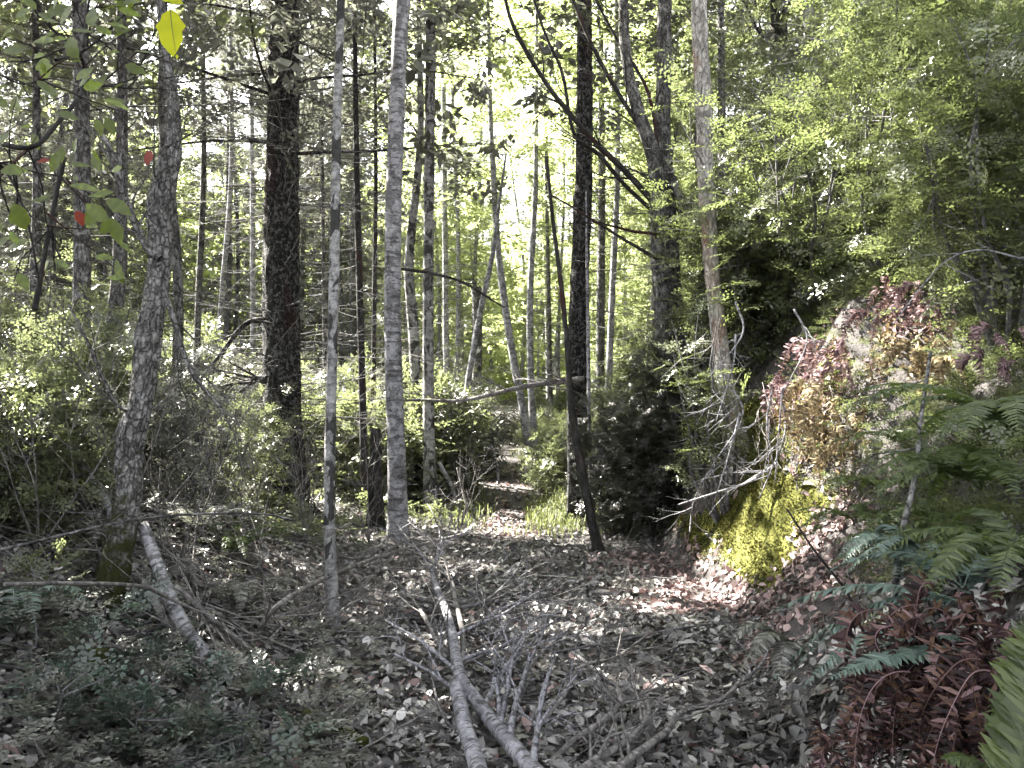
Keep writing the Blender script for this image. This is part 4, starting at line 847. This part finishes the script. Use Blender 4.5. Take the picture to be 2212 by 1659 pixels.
for k in range(70):
    dx = 1620+rng.random()*230; dy = 780+rng.random()*160+(1800-dx)*.25; Yd = 7.6; p = A(dx, dy, Yd); L = .15+.45*rng.random()
    tube(rb, wiggle(p, p+np.array([rng.normal()*.08, rng.normal()*.08-.05, -L]), .12, 8), np.linspace(.003, .001, 8)*(.5+rng.random()), 4)
tag(rb.build('dangling_roots', B_STRIP), kind='stuff')


# dead leaves draped on the steep sunlit face under the thicket
for nm, mt, areas in (('draped_dead_leaves', L_HANG, [(1790, 790, 45, 110), (1700, 880, 40, 70), (1760, 860, 60, 100), (1970, 690, 60, 50)]), ('draped_tan_leaves', L_TAN, [(1780, 960, 70, 60), (1770, 900, 50, 90), (1990, 790, 50, 90), (1920, 740, 30, 60)])):
    hb = Buf(); Pq = []
    for ax, ay, sx_, sy_ in areas:
        for _ in range(230): Pq.append(gp(ax+rng.normal()*sx_*.4, ay+rng.normal()*sy_*.5, .02, 14.0))
    Pq = np.array(Pq); Pq = Pq[Pq[:, 1] < 12]; _, Nq = on_ground(Pq[:, 0].copy(), Pq[:, 1].copy())
    Pq = Pq+rng.normal(size=Pq.shape)*.05; put_leaves(hb, Pq, Nq, .03+.05*rng.random(len(Pq)), 1.0, None, 1.6, .08); tag(hb.build(nm, mt), kind='stuff')
# more ferns arching in from the right edge
for dx, dy, Yd, N, L, mt, lb_ in [(2190, 930, 3.6, 9, .75, L_FERN, 'large arching fern at the right edge above the upright curling frond'), (2120, 1060, 3.9, 9, .65, L_FERN, 'broad green fern overlapping the leaning sapling from the right'), (2230, 1240, 3.1, 8, .6, L_FERN, 'large green fern cut by the right edge beside the blue green fronds'),
    (1990, 1230, 4.3, 8, .5, L_FERNB, 'grey green fern low behind the leaning sapling base'), (1720, 1440, 4.2, 6, .4, L_DIM, 'small dull fern among the litter left of the big sword fern')]:
    b0 = A(dx, dy, Yd); fr = []
    for k in range(N):
        a = math.pi*(.55+.9*k/N)+rng.random()*.3; l = L*(.7+.5*rng.random()); fr.append((b0, b0+np.array([math.cos(a)*l, math.sin(a)*l*.8-.1, -.1+.25*rng.random()]), .16, .08))
    fern(lb_, fr, mt, .08, n=34)
# clutter of the left slope: sticks, bare saplings
stk = Buf()
for k in range(130):
    y = 4.5+rng.random()*7; x = -(.22+.5*rng.random())*y; p = np.array([x, y, H(x, y)+.03]); a = rng.random()*6.28; L = .5+1.1*rng.random(); q = p+np.array([math.cos(a)*L, math.sin(a)*L*.5, 0]); q[2] = H(q[0], q[1])+.05+.5*rng.random()**2
    grow(stk, p, q-p, L, .006+.006*rng.random(), 1, 5, .0, .2, kids=(1, 3))
tag(stk.build('slope_sticks', B_STUB), kind='stuff')
for k, (dx, dy, Yd, lb_) in enumerate([(250, 1150, 6.2, 'bare twiggy sapling right beside the mossy madrone foot'), (385, 1250, 6.6, 'slender bare sapling rising behind the leaning logs'), (560, 1180, 9.0, 'bare bush of fine grey twigs in front of the thick fir foot'), (660, 1140, 10.0, 'bare twiggy bush between the thick fir and the mottled slim trunk'), (80, 1150, 5.5, 'bare twiggy sapling on the slope at the left edge'), (800, 1180, 11.0, 'fine bare twigs standing at the left of the pale alder foot'), (990, 1120, 12.0, 'fine bare twigs standing left of the trail bend'), (450, 1050, 9.5, 'tall bare twiggy shrub behind the leaning logs')]):
    p = at(dx, dy, Yd); p = np.array([p[0], Yd, H(p[0], Yd)]); b_ = Buf()
    for _ in range(6): grow(b_, p, (rng.normal()*.5, rng.normal()*.4, 1), 1.1+.8*rng.random(), .008, 2, 4, .02, .25)
    tag(b_.build('bare_sapling', B_STUB), lb_, 'sapling')

# ------------------------------------------------------------------ low plants
def seedling(label, c_, r, hgt, N, temps, size, mat, group=None): return shrub('low_plant', label, 'plant', c_, r, hgt, N, temps, size, mat, 5, group, low=.1, flat=.35, out=.9)
lows = [(90, 1560, 'teal tinged leafy plant nearest the lower left corner'), (250, 1600, 'low teal leafed plant right of the corner plant'), (370, 1480, 'teal green plant in front of the mossy madrone foot'), (480, 1590, 'bushy teal plant at the bottom between the corner and the bent log'), (560, 1500, 'small teal plant by the pale leaves left of the bent log'),
        (380, 1650, 'teal plant touching the bottom edge left of centre'), (150, 1440, 'leafy plant left of the buried mossy post'), (300, 1370, 'pale leafed plant between the madrone foot and the leaning logs'), (60, 1300, 'leafy plant under the thin pale pole at the left edge'), (560, 1650, 'teal plant touching the bottom edge beside the bent log'), (120, 1180, 'green plant beneath the slim dark pole'), (210, 1060, 'bright green plant left of the madrone on the slope')]
T5 = [spray_template(11, .22, 4, jit=.2, w=1.3) for _ in range(4)]
for dx, dy, lb_ in lows:
    c_ = gp(dx, dy, 0.0); seedling(lb_, c_, .26, .18, 45, T5, .17, L_TEAL if dy > 1350 else L_GREEN)
gc = Buf(); N = 2600; y = 1/(1/2.0+(1/8.5-1/2.0)*rng.random(N)); x = -(.12+.62*rng.random(N))*y; P, Nn = on_ground(x, y); k = (x < -.55-.06*y) & (rng.random(N) < .2+vnoise(P*1.4)); P = P[k]; P[:, 2] += .03+.14*rng.random(len(P))
put_sprays(gc, T5+TM, P, rng.normal(size=(len(P), 3))*np.array([1, 1, .25]), .10+.12*rng.random(len(P)), tilt=.3, mask=False); tag(gc.build('ground_cover_leaves', L_DIM, smooth=False), kind='stuff')
gc = Buf(); N = 9000; y = 3+rng.random(N)*7.5; x = toe(y)+.5+rng.random(N)*3.6; P, Nn = on_ground(x, y); k = (rng.random(N) < .15*sm(.6, 1., x-toe(y))+.9*sm(.3, .6, vnoise(P*1.6+8))*sm(.8, 1.6, x-toe(y))); P = P[k]+Nn[k]*.05
put_sprays(gc, TF+TN, P, Nn[k]*.4+rng.normal(size=(len(P), 3))*.5+np.array([-.5, -.3, 0]), .12+.14*rng.random(len(P)), tilt=.4); tag(gc.build('bank_creeping_leaves', L_SPRAY, smooth=False), kind='stuff')
gc = Buf(); N = 5000; y = 10+rng.random(N)**1.3*26; x = (rng.random(N)*2-1)*.75*y; P, Nn = on_ground(x, y); k = (np.abs(x-(-.05+0*y)) > .9) & ((y > 13) | (x < -2)) & (rng.random(N) < .3+vnoise(P*.7)); P = P[k]; P[:, 2] += .05+.3*rng.random(len(P))
put_sprays(gc, TM, P, rng.normal(size=(len(P), 3))*np.array([1, 1, .4]), .25+.25*rng.random(len(P)), tilt=.5, mask=False); tag(gc.build('undergrowth', L_GREEN, smooth=False), kind='stuff')
p = gp(205, 1500, 0); simple('mossy_post', 'stubby moss covered stump below the madrone foot at lower left', 'stump', [p+np.array([0, 0, -.1]), p+np.array([0, 0, .08]), p+np.array([.01, 0, .22])], [.06, .055, .045], B_GREY, 12, .2, moss=1.0)

# ------------------------------------------------------------------ near branch with oval leaves, top left
def oval(buf, p, d, u, L, W, rnd, fold=.12, curl=.1):
    d = nrm(d); r = nrm(np.cross(d, u)); u = np.cross(r, d); m = 9; V = []
    for i_ in range(m):
        t = i_/(m-1); w_ = W*.5*(math.sin(math.pi*min(1, t**.85)))**.75 if 0 < i_ < m-1 else .0008; w_ *= 1+.06*math.sin(t*40)
        c_ = p+d*L*t-u*curl*L*t*t
        for s in (-1, 0, 1): V.append(c_+r*s*w_*(1+.12*rng.normal()*(s != 0))+u*(abs(s)*fold*w_))
    Q = [];
    for i_ in range(m-1):
        a = i_*3
        for j in (0, 1): Q.append([a+j, a+j+1, a+j+4, a+j+3])
    buf.add(V, Q, rnd=np.clip(rnd+.28*rng.normal(size=len(V)), 0, 1))
Yn = 1.75
root = thing('overhanging_branch', 'near dark branch with large oval green leaves hanging at the top left', 'branch', at(0, 320, Yn))
wb = Buf(); lf = Buf(); tips = []
for pts, w0, w1 in [([(-60, 290), (60, 320), (120, 270), (180, 190), (170, 110), (110, 60), (60, -20)], 12, 7), ([(120, 130), (180, 110), (240, 60), (300, 0)], 7, 4), ([(60, 320), (90, 400), (100, 480), (130, 560)], 5, 3), ([(-40, 320), (20, 380), (60, 480), (90, 640)], 7, 4), ([(180, 190), (260, 180), (330, 150)], 5, 3), ([(60, 320), (20, 360), (-40, 430)], 6, 4), ([(180, 100), (190, 20), (200, -30)], 6, 5), ([(-50, 130), (40, 180), (110, 170), (180, 190)], 5, 3)]:
    q = spline([at(a, c_, Yn+.25*rng.random()) for a, c_ in pts], 24); tube(wb, q, np.linspace(w0, w1, 24)/K/2/F*Yn, 7, rough=.15)
    for _ in range(3):
        i_ = rng.integers(4, 22); grow(wb, q[i_], nrm(nrm(q[i_+1]-q[i_])+rng.normal(size=3)*.7), .12+.12*rng.random(), .0025, 1, 4, 0)
wb.build('stem', B_DARK, root)
def near_leaf(buf, dx, dy, ang, L, rat=.5, rnd=.3, tilt=.25):
    a = math.radians(ang); p = at(dx, dy, Yn+.1*rng.normal()); d = np.array([math.cos(a), .25*rng.normal(), math.sin(a)]); l = L/K/F*Yn
    oval(buf, p, d, np.array([.35*rng.normal(), -1, .4+.3*rng.normal()]), l, l*rat, rnd, .15, .12)
for a_ in [(95, 125, -80, 55, .7, .9), (180, 190, 5, 45, .45, .9), (210, 195, -90+180, 55, .75, .3), (225, 215, -20, 62, .35, .95), (195, 165, 200, 50, .5, .2), (150, 80, -75, 55, .8, .05), (230, 50, -15, 58, .3, .8), (200, 70, 170, 50, .3, .1), (255, 20, -10, 48, .4, .9), (60, 105, 190, 50, .5, .15), (120, 200, 160, 45, .5, .2),
           (150, 400, -5, 60, .45, .55), (245, 415, 190, 55, .3, .6), (185, 440, -40, 62, .55, .3), (230, 430, -30, 55, .5, .2), (150, 355, 0, 45, .4, .2), (170, 480, 20, 55, .5, .15), (0, 370, 10, 50, .5, .5), (30, 440, -70, 60, .7, .1), (20, 500, -50, 40, .4, .8), (60, 520, 200, 50, .5, .4), (250, 560, -70, 60, .3, .3), (205, 555, 0, 40, .4, .6), (270, 600, 180, 40, .4, .7),
           (160, 330, 60, 40, .5, .1), (110, 430, 180, 45, .5, .3), (200, 60, 100, 55, .5, .15), (30, 60, 200, 60, .5, .4), (100, 30, 30, 60, .5, .2), (290, 110, 10, 45, .35, .3), (270, 140, -20, 48, .5, .2), (40, 240, 100, 40, .5, .5), (200, 335, -60, 45, .5, .2), (120, 560, -30, 40, .5, .5), (40, 590, -60, 45, .5, .4), (240, 470, -70, 60, .4, .1), (255, 520, -40, 40, .3, .3)]:
    near_leaf(lf, *a_)
for k in range(60):
    near_leaf(lf, rng.random()*330-40, rng.random()*rng.random()*700-30, rng.random()*360, 26+26*rng.random(), .5, rng.random()*.8)
lf.build('foliage', L_OVAL, root)
yb = Buf(); a0 = at(372, 8, Yn); oval(yb, at(368, 20, Yn), np.array([.06, .02, -1]), np.array([.1, -1, .1]), 105/K/F*Yn, 58/K/F*Yn, .5, .12, .05)
tag(yb.build('leaf', L_YELL, root), 'large bright yellow leaf')
mr = Buf(); q0 = at(368, 20, Yn-.012); q1 = at(380, 112, Yn-.02); tube(mr, spline([q0, (q0+q1)/2+np.array([-.001, -.002, 0]), q1], 10), np.linspace(.0011, .0004, 10), 5); tag(mr.build('leaf_stalk', L_OVAL, root), 'thin dark midrib of the yellow leaf')
yb = Buf(); oval(yb, at(345, -10, Yn), np.array([.9, 0, -.3]), np.array([.1, -1, .5]), 55/K/F*Yn, 30/K/F*Yn, .3, .12, .05); oval(yb, at(382, 118, Yn), np.array([.1, 0, -1]), np.array([.1, -1, .5]), 9/K/F*Yn, 7/K/F*Yn, .3)
yb.build('leaf', L_YELL, root)
for dx, dy, ang, L in [(108, 345, 200, 26), (325, 325, -100, 34), (165, 455, -70, 34)]:
    yb = Buf(); near_leaf(yb, dx, dy, ang, L, .6, .5); tag(yb.build('leaf', L_RUST, root), 'rust red leaf')
wb = Buf(); simple('bare_stick', 'reddish dark upright stick hanging among the oval leaves on the left', 'branch', px([(140, 340), (118, 440), (100, 530), (88, 600), (75, 670)], 2.4), [.006, .009], B_DARK, 7, .15, kids=3, kL=.2)
